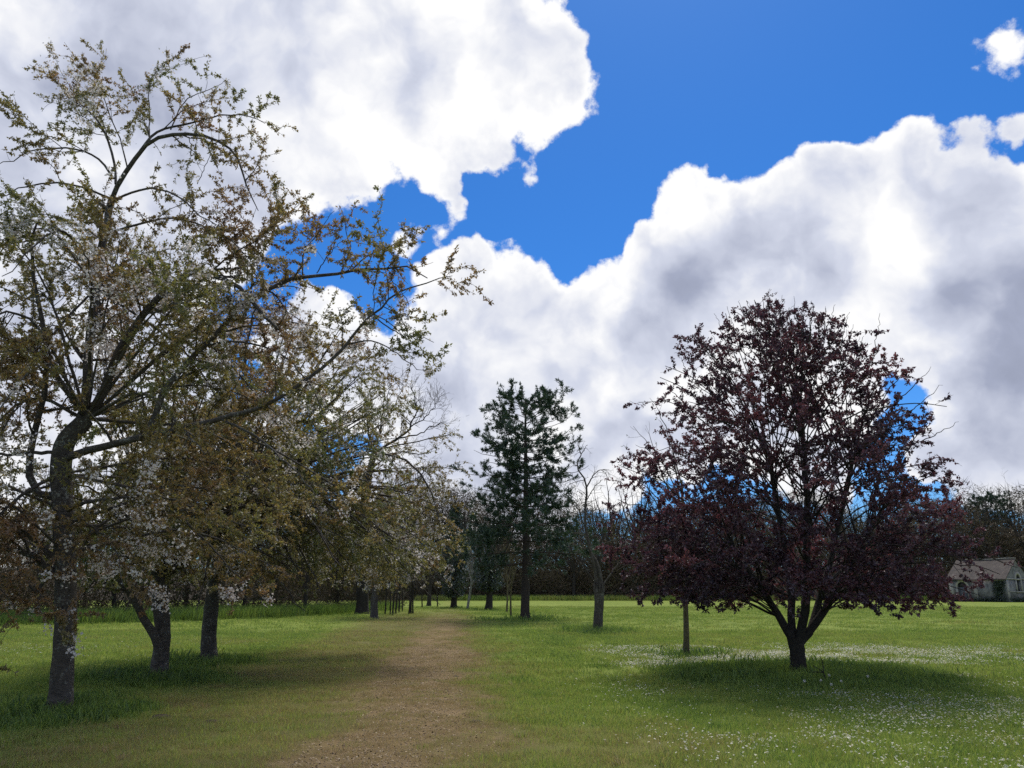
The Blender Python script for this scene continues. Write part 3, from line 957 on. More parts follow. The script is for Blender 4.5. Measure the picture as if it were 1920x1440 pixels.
# ---------------------------------------------------------------- gnarled old tree
def old_tree():
    base = np.array([OLD[0], OLD[1], float(gz(OLD[0], OLD[1])) - .05])
    Y = base[1]
    r = root("old_tree", base)
    tag(r, "gnarled half-dead tree with a thick broken trunk and crooked bare stem", "tree")
    trp = catmull(px_line([(1120, 1190), (1121, 1160), (1123, 1130), (1123, 1097)], Y, Y), 16); trp[0] = base
    trr = np.interp(np.linspace(0, 1, 16), [0, .5, .9, 1], [.185, .175, .195, .14])
    def q(pts, y1, a, b_, y0=0):
        return (px_line(pts, Y + y0, Y + y1), a, b_)
    main = [
        q([(1128, 1105), (1127, 1085), (1125, 1072), (1116, 1050), (1106, 1031), (1103, 1010), (1098, 989), (1097, 952), (1101, 910), (1090, 889), (1080, 875), (1083, 862), (1090, 849), (1083, 833), (1087, 822)], .3, .075, .010),
        q([(1119, 1105), (1116, 1075), (1111, 1050), (1104, 1025), (1101, 1005)], -.2, .07, .015),
        q([(1090, 851), (1096, 842), (1101, 834)], .2, .02, .008, .25),
        q([(1098, 985), (1090, 975), (1087, 960), (1069, 939), (1053, 927)], -.7, .03, .008),
        q([(1101, 912), (1114, 889), (1127, 881), (1142, 881)], .8, .03, .008, .2),
        q([(1127, 881), (1134, 886), (1139, 896)], .9, .014, .006, .6),
        q([(1103, 1008), (1090, 1003), (1065, 991)], -.6, .025, .008),
        q([(1104, 1028), (1095, 1028), (1087, 1026), (1086, 1018)], -.4, .022, .008),
        q([(1116, 1028), (1130, 1020), (1150, 1014), (1165, 1012)], -.5, .03, .008),
        q([(1130, 1098), (1145, 1076), (1164, 1052), (1185, 1031)], .5, .03, .006),
        q([(1104, 968), (1112, 960), (1119, 955), (1140, 962)], .8, .022, .006, .1),
        q([(1107, 1010), (1115, 1005), (1121, 1008)], -.2, .02, .012),
        q([(1099, 940), (1110, 920), (1122, 905), (1130, 900)], -.8, .02, .006),
        q([(1095, 900), (1075, 905), (1060, 915)], .8, .015, .006, .2),
    ]
    l0 = limbs_from(main, 18, .02)
    l1 = spawn(l0, 3.4, .25, 1, (55, 18), (.3, 1.1), 6, up=.02, wig=.28, rr=.5, rmax=.012, rtip=.003, tk=.4)
    l2 = spawn(l1, 6.0, .1, 1, (50, 18), (.1, .45), 4, up=0, wig=.25, rr=.6, rmax=.006, rtip=.003)
    l0, l1, l2 = shift([l0, l1, l2], base)
    build_wood("trunk", r, (trp - base, trr), [l0, l1, l2], [8, 4, 3], M_OLD_BARK)
    # jagged broken collar
    V, Q = tubes([limbs_from([(np.array([trp[-1] - base + [math.cos(a) * .15, math.sin(a) * .15, -.25], trp[-1] - base + [math.cos(a) * .19, math.sin(a) * .19, rng.uniform(.02, .22)]]), .07, .012) for a in np.arange(0, 6.28, .6)], 4)], [5])
    mobj("broken_collar", fast_mesh("broken_collar", V, Q, smooth=True), M_OLD_BARK, r)
    foliage("crown", r, l1, 3, 3, (.03, .05), .5, M_YOUNG_LEAF, seed=5, tmin=.3)
old_tree()

# ---------------------------------------------------------------- generic leafless tree
def bare_levels(H, spread, r0, fork=.28, nlimb=11, d1=1.3, d2=2.4, d3=3.2, up=.06, lean=0.0, wig=.16):
    trp = np.stack([np.linspace(0, lean, 18) + .10 * np.sin(np.linspace(0, 4, 18)) * H / 10, .06 * np.sin(np.linspace(1, 5, 18)) * H / 10, np.linspace(0, H * .55, 18)], -1)
    trr = taper(r0, r0 * .45, 18)
    items = []
    for i in range(nlimb):
        u = fork + (1 - fork) * (i + .5) / nlimb
        z = u * H * .55
        a = i * 2.4 + rng.uniform(-.4, .4)
        top = H * rng.uniform(.72, 1.0) * (1 - .28 * (1 - u))
        R = spread * rng.uniform(.55, 1.0) * (1.05 - .75 * (u - fork))
        p0 = np.array([np.interp(z, trp[:, 2], trp[:, 0]), 0, z])
        e = np.array([p0[0] + math.cos(a) * R, math.sin(a) * R, max(top, z + 1)])
        items.append((np.array([p0, p0 + (e - p0) * [.45, .45, .28], p0 + (e - p0) * [.8, .8, .66], e]), r0 * .42, .012))
    l0 = limbs_from(items, 14, .05)
    l1 = spawn(l0, d1, .2, 1, (42, 14), (.12 * H, .24 * H), 6, up=up, wig=wig, rr=.5, rmax=r0 * .3, rtip=.006, tk=.5)
    l2 = spawn(l1, d2, .15, 1, (42, 14), (.05 * H, .12 * H), 4, up=up, wig=wig, rr=.6, rmax=.02, rtip=.004, tk=.4)
    l3 = spawn(l2, d3, .1, 1, (42, 14), (.025 * H, .06 * H), 3, up=up, wig=wig, rr=.7, rmin=.005, rmax=.009, rtip=.003, tk=.3)
    return trp, trr, l0, l1, l2, l3

def bare_meshes(name, H, spread, r0, bark, wmul=1.4, leaf=None, leaf_n=3.0, leaf_size=(.05, .09), **kw):
    """meshes of one leafless tree: trunk with limbs, and its crown of twigs (with a haze of buds if leaf is given)"""
    trp, trr, l0, l1, l2, l3 = bare_levels(H, spread, r0, **kw)
    V1, Q1 = trunk_mesh(trp, trr, k=9, flare=.3)
    V2, Q2 = tubes([l0, l1], [5, 3])
    V, Q, _ = combine([(V1, Q1, None), (V2, Q2, None)])
    me1 = fast_mesh(name + "_trunk", V, Q, smooth=True); me1.materials.append(bark)
    a = strips(l2, wmul); b_ = strips(l3, wmul)
    V, Q, T = combine([a, b_])
    me2 = fast_mesh(name + "_twigs", V, Q, T); me2.materials.append(M_WOOD_TWIG)
    me3 = None
    if leaf is not None:
        p, TT, _, _ = along(l3, leaf_n, .2, 1.0, nmin=0)
        V, Q = leaves(p, TT + rng.normal(size=p.shape), rng.uniform(leaf_size[0], leaf_size[1], len(p)), .7)
        me3 = fast_mesh(name + "_leaves", V, Q); me3.materials.append(leaf)
        fattr(me3, "tint", rep(np.clip(rng.normal(.5, .25, len(p)), 0, 1), 4))
    return me1, me2, me3

def place_bare(name, meshes, loc, rz, sc, label, group=None, szs=1.0):
    r = root(name, loc, rz)
    r.scale = (sc, sc, sc * szs)
    tag(r, label, "tree", group)
    o = bpy.data.objects.new("trunk", meshes[0]); COL.objects.link(o); o.parent = r
    o = bpy.data.objects.new("crown", meshes[1]); COL.objects.link(o); o.parent = r; o["kind"] = "stuff"
    if meshes[2] is not None:
        o = bpy.data.objects.new("leaves", meshes[2]); COL.objects.link(o); o.parent = r; o["kind"] = "stuff"
    return r

def gp(px, py):
    g = ground_at(px, py)
    return (g[0], g[1], -.05)

# the big leafless tree over the left-hand cherries: limbs traced where the sky shows them
def big_bare():
    g = ground_at(678, 1151); Y = g[1]
    base = np.array([g[0], Y, -.08])
    r = root("bare_tree", base)
    tag(r, "large leafless tree rising behind the weeping cherry, fan of fine twigs against the clouds", "tree")
    trp = catmull(px_line([(678, 1153), (680, 1100), (683, 1000), (690, 900), (702, 850)], Y, Y), 20); trp[0] = base
    trr = taper(.42, .2, 20)
    def q(pts, y1, a, b_, y0=0):
        return (px_line(pts, Y + y0, Y + y1), a * .68, b_ * .6)
    main = [
        q([(702, 850), (733, 830), (767, 803), (780, 770), (775, 735), (770, 722)], 1.0, .16, .03),
        q([(745, 822), (783, 815), (810, 800), (838, 790)], -1, .09, .02),
        q([(702, 850), (715, 800), (720, 760), (735, 725)], .5, .13, .03),
        q([(702, 855), (690, 800), (695, 750), (705, 722)], -1.5, .13, .03),
        q([(767, 803), (800, 780), (820, 755), (830, 740)], 2, .07, .02, .5),
        q([(690, 900), (650, 850), (640, 790), (645, 740)], 1.5, .13, .03),
        q([(685, 960), (730, 920), (780, 900), (810, 870)], -1, .10, .02),
        q([(685, 980), (640, 930), (600, 880), (590, 820)], -1, .11, .02),
        q([(702, 850), (720, 790), (745, 750), (755, 718)], 3, .10, .02),
        q([(695, 880), (740, 850), (790, 850), (820, 840)], 2.5, .08, .02),
    ]
    l0 = limbs_from(main, 14, .08)
    l1 = spawn(l0, 2.2, .15, 1, (42, 14), (1.4, 3.2), 6, up=.07, wig=.17, rr=.5, rmax=.035, rtip=.007, tk=.45)
    l2 = spawn(l1, 3.0, .15, 1, (40, 14), (.6, 1.5), 4, up=.05, wig=.17, rr=.6, rmax=.02, rtip=.005, tk=.4)
    l3 = spawn(l2, 3.2, .1, 1, (40, 14), (.3, .8), 3, up=.03, wig=.17, rr=.7, rmin=.006, rmax=.010, rtip=.004, tk=.3)
    l0, l1, l2, l3 = shift([l0, l1, l2, l3], base)
    build_wood("trunk", r, (trp - base, trr), [l0, l1], [7, 4], M_DARK_BARK)
    V, Q, T = combine([strips(l2, 1.3), strips(l3, 1.6)])
    mobj("crown", fast_mesh("crown", V, Q, T), M_WOOD_TWIG, r, kind="stuff")
big_bare()

# the slender young tree behind the plum
def young_tree():
    base = np.array([YOUNG[0], YOUNG[1], float(gz(YOUNG[0], YOUNG[1])) - .04]); Y = base[1]
    r = root("young_tree", base)
    tag(r, "slender young tree with pale brown trunk behind the left side of the plum", "tree")
    trp = catmull(px_line([(1287, 1232), (1287, 1180), (1285, 1130), (1284, 1050), (1282, 980), (1278, 900)], Y, Y), 24); trp[0] = base
    trr = taper(.078, .03, 24)
    main = []
    for i in range(16):
        u = .38 + .6 * i / 16
        p0 = trp[int(23 * u)]
        a = i * 2.4 + rng.uniform(-.3, .3)
        R = rng.uniform(.8, 1.7)
        e = p0 + np.array([math.cos(a) * R, math.sin(a) * R, rng.uniform(.8, 2.2)])
        main.append((np.array([p0, p0 + (e - p0) * [.5, .5, .3], e]), .022, .005))
    for pts in ([(1282, 960), (1250, 880), (1215, 830), (1186, 800)], [(1281, 940), (1240, 900), (1205, 880), (1180, 870)], [(1280, 920), (1255, 820), (1235, 770), (1218, 745)], [(1282, 990), (1230, 930), (1195, 900), (1178, 880)]):
        main.append((px_line(pts, Y, Y + .3), .02, .004))
    l0 = limbs_from(main, 12, .02)
    l1 = spawn(l0, 2.6, .25, 1, (40, 12), (.3, .9), 6, up=.08, wig=.12, rr=.5, rmax=.010, rtip=.003)
    l2 = spawn(l1, 3.0, .2, 1, (40, 12), (.12, .4), 4, up=.08, wig=.12, rr=.6, rmax=.005, rtip=.002)
    l0, l1, l2 = shift([l0, l1, l2], base)
    build_wood("trunk", r, (trp - base, trr), [l0, l1, l2], [6, 4, 3], M_YOUNG_BARK)
    foliage("crown", r, l2, 14, 4, (.03, .06), .5, M_YOUNG_LEAF, seed=9, tmin=.2)
young_tree()

# ================================================================ WOODS
BARE = [
    bare_meshes("wood_a", 14, 3.6, .24, M_DARK_BARK, wmul=2.2, leaf=M_YOUNG_LEAF, leaf_n=.8, leaf_size=(.10, .18), nlimb=10, d1=.9, d2=1.8, d3=2.4),
    bare_meshes("wood_b", 15, 4.4, .30, M_DARK_BARK, wmul=2.2, nlimb=12, d1=.9, d2=1.8, d3=2.4, up=.04),
    bare_meshes("wood_c", 12.5, 3.0, .18, M_DARK_BARK, wmul=2.2, leaf=M_IVY, leaf_n=1.6, leaf_size=(.14, .24), nlimb=10, d1=1.0, d2=1.9, d3=2.4, up=.10),
    bare_meshes("wood_d", 13, 4.2, .22, M_DARK_BARK, wmul=2.0, leaf=M_YOUNG_LEAF, leaf_n=1.6, leaf_size=(.12, .2), nlimb=11, d1=.9, d2=1.8, d3=2.4, lean=.8),
]
KINDS = ["leafless tree with pale buds", "broad leafless tree", "slim ivy-clad tree", "leaning tree with olive leaves"]
def landmark(x, y):
    px = 960 + x / y * F_PX * 1.035
    for lim, s in ((905, "left of the pine"), (1060, "behind the pine"), (1175, "behind the gnarled tree"), (1480, "behind plum's left half"), (1790, "behind plum's right half")):
        if px < lim:
            return s
    return "above the outbuilding"
i = 0
for row, (y0, step, x0, x1) in enumerate(((121.5, 6.2, -16, 104), (131.0, 6.8, -22, 108), (143.0, 7.4, -26, 116))):
    x = x0
    while x < x1:
        k = [0, 1, 3, 2, 1, 3, 0][i % 7] if row < 2 else [1, 0, 3][i % 3]
        y = y0 + rng.uniform(-2.2, 2.2)
        sc = rng.uniform(.9, 1.38)
        if 40 < x < 62 and row == 0:
            sc *= .9
        place_bare("woodland_tree", BARE[k], (x, y, max(0, np.interp(y, [119, 123, 130, 140, 155], [-.3, .3, .8, 2.0, 3.4])) - .3), rng.uniform(0, 6.28), sc,
                   KINDS[k] + " in the wood's " + ["front", "middle", "back"][row] + " row " + landmark(x, y),
                   "trees of the wood across the lawn")
        x += step * rng.uniform(.8, 1.2)
        i += 1

# left-hand wood behind the cherries
LEFT = [(30, 1172), (75, 1165), (130, 1160), (190, 1165), (235, 1158), (330, 1156), (440, 1158), (500, 1154), (560, 1156), (620, 1150), (25, 1150), (260, 1146), (400, 1145), (540, 1144)]
for n, (px, py) in enumerate(LEFT):
    k = n % 4
    g = ground_at(px, py)
    place_bare("woodland_tree", BARE[k], (g[0], g[1] + 1.5, -.05), rng.uniform(0, 6.28), rng.uniform(.52, .64), KINDS[k] + " in the left-hand wood, " + ("left of the front cherry" if px < 90 else "behind the first two cherries" if px < 300 else "behind the weeping cherry"), "trees of the wood on the left")

# saplings, ivy tree, pale birch and pollard at the end of the track
SAP = bare_meshes("sapling", 6.5, 1.1, .055, M_DARK_BARK, wmul=1.6, leaf=M_YOUNG_LEAF, leaf_n=1.2, leaf_size=(.05, .09), nlimb=7, d1=1.4, d2=2.2, d3=2.6, up=.12)
sp_ = [(723, 1151), (731, 1152), (737, 1153), (742, 1150), (747, 1148), (755, 1147), (766, 1151), (771, 1150), (775, 1150), (792, 1139), (820, 1138)]
for n, (px, py) in enumerate(sp_):
    place_bare("sapling", SAP, gp(px, py), rng.uniform(0, 6.28), rng.uniform(.85, 1.2), "thin dark sapling, %s from the left in the row at the left-hand wood's edge" % ["first", "second", "third", "fourth", "fifth", "sixth", "seventh", "eighth", "ninth", "tenth", "eleventh"][n], "saplings at the wood's edge")
TWIN = bare_meshes("twin_sapling", 6.0, 1.0, .07, M_YOUNG_BARK, wmul=1.5, leaf=M_YOUNG_LEAF, leaf_n=2.2, leaf_size=(.05, .09), nlimb=8, fork=.4, d1=1.3, d2=2.0, d3=2.4, up=.12)
place_bare("sapling", TWIN, gp(950, 1149), .3, 1.05, "farther of two slim saplings just left of the pine, greenish twigs", "pair of saplings beside the pine")
place_bare("sapling", TWIN, gp(959, 1157), 2.1, .95, "nearer of two slim saplings just left of the pine, greenish twigs", "pair of saplings beside the pine")
BIRCH = bare_meshes("birch", 8.5, 1.6, .11, M_BIRCH_BARK, wmul=1.4, leaf=M_YOUNG_LEAF, leaf_n=.6, leaf_size=(.05, .08), nlimb=9, fork=.35, d1=1.2, d2=2.0, d3=2.6, lean=.5)
place_bare("birch_tree", BIRCH, gp(876, 1142), 0, 1.0, "slim birch with white trunk standing between the ivy-covered tree and the pollard", "tree")

def ivy_tree(px, py, H, spread, label, r0=.28, ivy_r=(1.3, .9), ivy_z=(1.2, 9), n=9000, pollard=False):
    g = gp(px, py)
    r = root("pollard_tree" if pollard else "ivy_tree", g)
    tag(r, label, "tree")
    a, b_, c_ = bare_meshes("ivy_tree", H, spread, r0, M_DARK_BARK, wmul=1.5, nlimb=12 if pollard else 10, fork=.5 if pollard else .3, d1=1.3 if pollard else 1.0, d2=2.0, d3=2.2, up=.08)
    for nm, me_ in (("trunk", a), ("twigs", b_)):
        o = bpy.data.objects.new(nm, me_); COL.objects.link(o); o.parent = r
        if nm == "twigs": o["kind"] = "stuff"
    z = rng.uniform(ivy_z[0], ivy_z[1], n)
    u = (z - ivy_z[0]) / (ivy_z[1] - ivy_z[0])
    R = np.interp(u, [0, .15, .5, 1], [ivy_r[0] * .5, ivy_r[0], ivy_r[0] * .9, ivy_r[1] * .3]) * np.sqrt(rng.uniform(.05, 1, n)) * (.7 + .6 * vnoise(z * 1.3, rng.uniform(0, 6.28, n), .8, 3))
    an = rng.uniform(0, 6.28, n)
    P = np.stack([np.cos(an) * R, np.sin(an) * R, z], -1)
    V, Q = leaves(P, rng.normal(size=P.shape), rng.uniform(.10, .2, n), .8)
    me = fast_mesh("ivy", V, Q); fattr(me, "tint", rep(np.clip(rng.normal(.4, .25, n), 0, 1), 4))
    mobj("crown", me, M_IVY, r, kind="stuff")
ivy_tree(850, 1140, 11, 2.6, "dark ivy-covered tree at the far end of the track", ivy_r=(1.5, 1.2), ivy_z=(1.0, 9.0), n=8000)
ivy_tree(916, 1143, 7.5, 2.6, "dark bushy pollard with a short leaning trunk left of the pine", r0=.30, ivy_r=(1.3, 1.4), ivy_z=(1.5, 4.2), n=3500, pollard=True)
HB = bare_meshes("edge_tree", 12.5, 3.4, .22, M_DARK_BARK, wmul=1.4, nlimb=9, d1=1.0, d2=1.9, d3=2.4)
place_bare("bare_tree", HB, gp(805, 1136), 1.0, .95, "leafless crooked tree whose bare top shows right of the weeping cherry", "tree")
place_bare("bare_tree", HB, (8.5, 78, -.05), 2.6, .92, "pale leafless tree in the gap between the pine and the plum", "tree")

# a darker pine that stands above the wood at the far right
r2 = root("pine_tree", (at(1872, 1100, 133)[0], 133, .8))
r2.scale = (1.35, 1.35, 1.28)
tag(r2, "dark pine top standing above the wood at the far right", "tree")
for ch in list(pine_tree.children):
    o = ch.copy(); COL.objects.link(o); o.parent = r2

M_WOODLEAF = leaf_mat("undergrowth_leaf", [(0.0, (0.016, 0.028, 0.011)), (0.5, (0.060, 0.060, 0.026)), (1.0, (0.115, 0.105, 0.040))], 0.25, 1.2, gloss=0.03)
# ---------------------------------------------------------------- undergrowth too fine to count
def thicket(name, label_mat, n, xr, yfun, zfun, length, width, seed, leafmat=None, leaf_n=0, leaf_size=(.1, .2)):
    x = rng.uniform(xr[0], xr[1], n)
    y = yfun(x, n)
    hmax = zfun(x, y)
    z = hmax * rng.uniform(0, 1, n) ** 1.05
    P0 = np.stack([x, y, z], -1)
    D = nrm(rng.normal(size=(n, 3)) * [.8, .8, .5] + [0, 0, .55])
    V, T = slivers(P0, D, rng.uniform(length[0], length[1], n), rng.uniform(width[0], width[1], n))
    tag(mobj(name, fast_mesh(name, V, None, T), label_mat), kind="stuff")
    if leafmat is not None:
        m_ = leaf_n
        x = rng.uniform(xr[0], xr[1], m_); y = yfun(x, m_); z = zfun(x, y) * rng.uniform(0, 1, m_) ** 1.2
        P = np.stack([x, y, z], -1)
        V, Q = leaves(P, rng.normal(size=P.shape), rng.uniform(leaf_size[0], leaf_size[1], m_), .8)
        me = fast_mesh(name + "_leaves", V, Q); fattr(me, "tint", rep(np.clip(vnoise(x, y + z, 3.0, seed) + rng.normal(size=m_) * .15, 0, 1), 4))
        tag(mobj(name + "_leaves", me, leafmat), kind="stuff")
thicket("far_undergrowth", M_WOOD_TWIG, 180000, (-40, 118), lambda x, n: 120.5 + 22 * rng.uniform(0, 1, n) ** 1.4,
        lambda x, y: (10.5 + 10.0 * vnoise(x, y, 9, 3)) * np.interp(y, [120, 123, 130, 142], [.2, .7, 1.0, 1.15]), (1.0, 2.6), (.03, .06), 3, M_WOODLEAF, 52000, (.22, .5))
def lefty(x, n):
    e = np.interp(x, [-60, -30, -21, -13.5, -9], [30, 34, 41, 50, 66])
    return e + rng.uniform(0, 1, n) ** 1.3 * 14
thicket("left_undergrowth", M_WOOD_TWIG, 70000, (-58, -9.5), lefty, lambda x, y: (4.0 + 4.5 * vnoise(x, y, 5, 9)), (.5, 1.6), (.010, .024), 9, M_WOODLEAF, 30000, (.10, .24))

# ================================================================ STONE OUTBUILDING
def bbox_mesh(name, boxes):
    """boxes: (centre, half size) in local axes, joined into one mesh of slightly bevel-free blocks"""
    V, Q = [], []
    for (cx, cy, cz), (hx_, hy_, hz_) in boxes:
        o = len(V)
        for dz in (-1, 1):
            for dx, dy in ((-1, -1), (1, -1), (1, 1), (-1, 1)):
                V.append((cx + dx * hx_, cy + dy * hy_, cz + dz * hz_))
        Q += [(o, o + 3, o + 2, o + 1), (o + 4, o + 5, o + 6, o + 7)] + [(o + i, o + (i + 1) % 4, o + 4 + (i + 1) % 4, o + 4 + i) for i in range(4)]
    return fast_mesh(name, V, Q)

def outbuilding():
    import bmesh
    M_STONE = plain_mat("weathered_stone", [(0.30, (0.075, 0.074, 0.077)), (0.48, (0.165, 0.163, 0.167)), (0.68, (0.26, 0.255, 0.25))], scale=1.6, bump=.5, detail=8)
    M_TRIM = plain_mat("dressed_stone", [(0.3, (0.22, 0.21, 0.19)), (0.7, (0.40, 0.38, 0.35))], scale=3.0, bump=.3)
    M_DOOR = plain_mat("grey_door", [(0.3, (0.075, 0.08, 0.095)), (0.7, (0.15, 0.155, 0.175))], scale=4, stretch=(8, 8, .6))
    M_DARKIN = plain_mat("dark_shutter", [(0.3, (0.028, 0.027, 0.034)), (0.7, (0.060, 0.058, 0.068))], scale=4, stretch=(10, 10, .5))
    m, t = mat_new("clay_tiles")
    tc = t.n('ShaderNodeTexCoord'); co = tc.outputs['Object']
    br_ = t.n('ShaderNodeTexBrick'); br_.offset = .5
    t.link(t.vmath('MULTIPLY', co, (1, 1, 1)), br_.inputs['Vector'])
    n1 = t.noise(co, 1.3, 5, .65); n2 = t.noise(co, 9.0, 3, .7)
    c = t.ramp(t.math('MULTIPLY_ADD', n1, .6, t.math('MULTIPLY', n2, .4)), [(.3, (.032, .028, .026)), (.5, (.070, .056, .049)), (.62, (.105, .090, .075)), (.75, (.085, .09, .062))])
    wv = t.n('ShaderNodeTexWave'); wv.bands_direction = 'Z'; wv.inputs['Scale'].default_value = 3.2; wv.inputs['Distortion'].default_value = .6
    t.link(co, wv.inputs['Vector'])
    b = t.n('ShaderNodeBsdfPrincipled'); t.link(c, b.inputs['Base Color']); b.inputs['Roughness'].default_value = .95
    bp = t.n('ShaderNodeBump'); bp.inputs['Strength'].default_value = .8; bp.inputs['Distance'].default_value = .05
    t.link(wv.outputs[0], bp.inputs['Height']); t.link(bp.outputs[0], b.inputs['Normal'])
    finish(t, b.outputs[0]); M_TILE = m

    # local frame: x along the gable (to the right and away), y along the long wall (to the left and away); corner at the origin
    Y0 = 103.0
    c0 = at(1888, 1105, Y0)
    W, Ln, He, Hr = 6.6, 7.4, 2.95, 5.35
    r = root("stone_outbuilding", (c0[0], Y0, 0.0), math.atan2(.55, .835))
    tag(r, "low grey stone outbuilding with tiled roof and arched gable window at the far right", "building")
    def add(name, me_, mat, parent=r):
        return mobj(name, me_, mat, parent)
    # walls with openings cut as recesses: panels around the opening
    # gable (in plane y=0, facing -y); window centre W/2
    ww, wz0, wz1 = .55, 1.35, 3.15
    T = .45
    add("wall", bbox_mesh("wall", [
        ((ww * 0 + (W / 2 - ww) / 2, T / 2, He / 2), ((W / 2 - ww) / 2, T / 2, He / 2)),
        ((W - (W / 2 - ww) / 2, T / 2, He / 2), ((W / 2 - ww) / 2, T / 2, He / 2)),
        ((W / 2, T / 2, wz0 / 2), (ww, T / 2, wz0 / 2)),
    ]), M_STONE)
    # triangular gable with round-headed opening
    def gable_top():
        bm = bmesh.new()
        n = 12
        arc = [(W / 2 + ww * math.cos(a), He + ww * math.sin(a)) for a in np.linspace(0, math.pi, n)]
        outer = [(W, He), (W / 2, Hr), (0, He)]
        poly = outer + [(W / 2 - ww, He)] + arc[::-1][1:-1] + [(W / 2 + ww, He)]
        vf = [bm.verts.new((x, .0, z)) for x, z in poly]
        f = bm.faces.new(vf[::-1])
        ret = bmesh.ops.extrude_face_region(bm, geom=[f])
        for v in ret['geom']:
            if isinstance(v, bmesh.types.BMVert):
                v.co.y = T
        bmesh.ops.recalc_face_normals(bm, faces=bm.faces)
        me_ = bpy.data.meshes.new("gable"); bm.to_mesh(me_); bm.free()
        return me_
    add("gable", gable_top(), M_STONE)
    # long wall (plane x=0, facing -x), door opening
    dy, dw, dh = 5.6, .62, 2.0
    add("wall", bbox_mesh("wall", [
        ((T / 2, T + (dy - dw - T) / 2, He / 2), (T / 2, (dy - dw - T) / 2, He / 2)),
        ((T / 2, (dy + dw + Ln) / 2, He / 2), (T / 2, (Ln - dy - dw) / 2, He / 2)),
        ((T / 2, dy, (dh + .55 + He) / 2), (T / 2, dw, (He - dh - .55) / 2)),
    ]), M_STONE)
    add("wall", bbox_mesh("wall", [((W - T / 2, (Ln + T) / 2, He / 2), (T / 2, (Ln - T) / 2, He / 2))]), M_STONE)
    add("wall", bbox_mesh("wall", [((W / 2, Ln - T / 2, He / 2 - .003), (W / 2 - T - .002, T / 2, He / 2))]), M_STONE)
    def slab(side):
        x0, x1 = (-.35, W / 2) if side < 0 else (W + .35, W / 2)
        sl_ = (Hr - He) / (W / 2)
        z0 = He - .35 * sl_ + .06; z1 = Hr + .06
        bm = bmesh.new()
        vs = [bm.verts.new(v) for v in ((x0, -.18, z0), (x1, -.18, z1), (x1, Ln + .2, z1), (x0, Ln + .2, z0))]
        f = bm.faces.new(vs)
        ret = bmesh.ops.extrude_face_region(bm, geom=[f])
        for v in ret['geom']:
            if isinstance(v, bmesh.types.BMVert):
                v.co.z += .14
        bmesh.ops.subdivide_edges(bm, edges=bm.edges[:], cuts=6, use_grid_fill=True)
        for v in bm.verts:
            v.co.z += .035 * math.sin(v.co.y * 1.1 + 1) + .015 * math.sin(v.co.y * 3.1 + v.co.x)   # sagging old roof
        bmesh.ops.recalc_face_normals(bm, faces=bm.faces)
        me_ = bpy.data.meshes.new("roof"); bm.to_mesh(me_); bm.free()
        return me_
    ro = add("roof", slab(-1), M_TILE)
    add("roof", slab(1), M_TILE)
    add("ridge_cap", bbox_mesh("ridge_cap", [((W / 2, i * .42 + .1, Hr + .24 + .035 * math.sin(i * .46 + 1)), (.14, .2, .06)) for i in range(int(Ln / .42))]), M_TRIM, ro)
    # cornice under the eaves, in pale sections
    for i in range(4):
        add("cornice", bbox_mesh("cornice", [((-.10, i * 1.5 + .8, He - .16), (.10, .72, .075))]), M_TRIM)
    for s in (-1, 1):
        add("cornice", bbox_mesh("cornice", [((W / 2 + s * 2.1, -.06, He - .02), (1.15, .06, .08))]), M_TRIM)
        add("string_course", bbox_mesh("string_course", [((W / 2 + s * 2.15, -.05, wz0 - .02), (1.05, .05, .06))]), M_TRIM)
    # window: shutter, jambs, arch, lintel, sill
    wo_ = add("window", bbox_mesh("window", [((W / 2, .26, (wz0 + 2.8) / 2), (ww, .03, (2.8 - wz0) / 2))]), M_DARKIN)
    add("lintel", bbox_mesh("lintel", [((W / 2, -.03, 2.88), (ww + .32, .1, .09))]), M_TRIM, wo_)
    add("sill", bbox_mesh("sill", [((W / 2, -.06, wz0 - .08), (ww + .45, .1, .08))]), M_TRIM, wo_)
    for s in (-1, 1):
        add("jamb", bbox_mesh("jamb", [((W / 2 + s * (ww + .13), -.035, (wz0 + 2.79) / 2), (.13, .06, (2.79 - wz0) / 2 - .005))]), M_TRIM, wo_)
    def arch(name, cx, cz, r0, r1, plane, d0, d1, n=14):
        V, Q = [], []
        for i, a in enumerate(np.linspace(0, math.pi, n)):
            for rr_ in (r0, r1):
                for d in (d0, d1):
                    u, z = cx + rr_ * math.cos(a), cz + rr_ * math.sin(a)
                    V.append((u, d, z) if plane == 'y' else (d, u, z))
            if i:
                p, q = (i - 1) * 4, i * 4
                Q += [(p, q, q + 2, p + 2), (p + 1, p + 3, q + 3, q + 1), (p + 2, q + 2, q + 3, p + 3), (p, p + 1, q + 1, q)]
        return fast_mesh(name, V, Q)
    add("arch", arch("arch", W / 2, 2.98, ww - .02, ww + .32, 'y', -.10, .05), M_TRIM, wo_)
    add("lunette", bbox_mesh("lunette", [((W / 2, .27, He + .25), (ww, .02, .3))]), M_DARKIN, wo_)
    # string course and pilasters on the gable
    for x in (.28, W - .28):
        add("pilaster", bbox_mesh("pilaster", [((x, -.05, He / 2 - .06), (.26, .05, He / 2 - .08))]), M_TRIM)
    for y in (3.9, 7.0):
        add("pilaster", bbox_mesh("pilaster", [((-.05, y, He / 2 - .15), (.05, .25, He / 2 - .16))]), M_TRIM)
    # door
    do = add("door", bbox_mesh("door", [((.22, dy, .95), (.03, dw, .95))]), M_DOOR)
    add("fanlight", bbox_mesh("fanlight", [((.23, dy, 2.25), (.02, dw, .32))]), M_DARKIN, do)
    add("arch", arch("arch", dy, 1.95, dw, dw + .28, 'x', -.08, .05), M_TRIM, do)
    for s in (-1, 1):
        add("jamb", bbox_mesh("jamb", [((-.03, dy + s * (dw + .13), .97), (.05, .13, .97))]), M_TRIM, do)
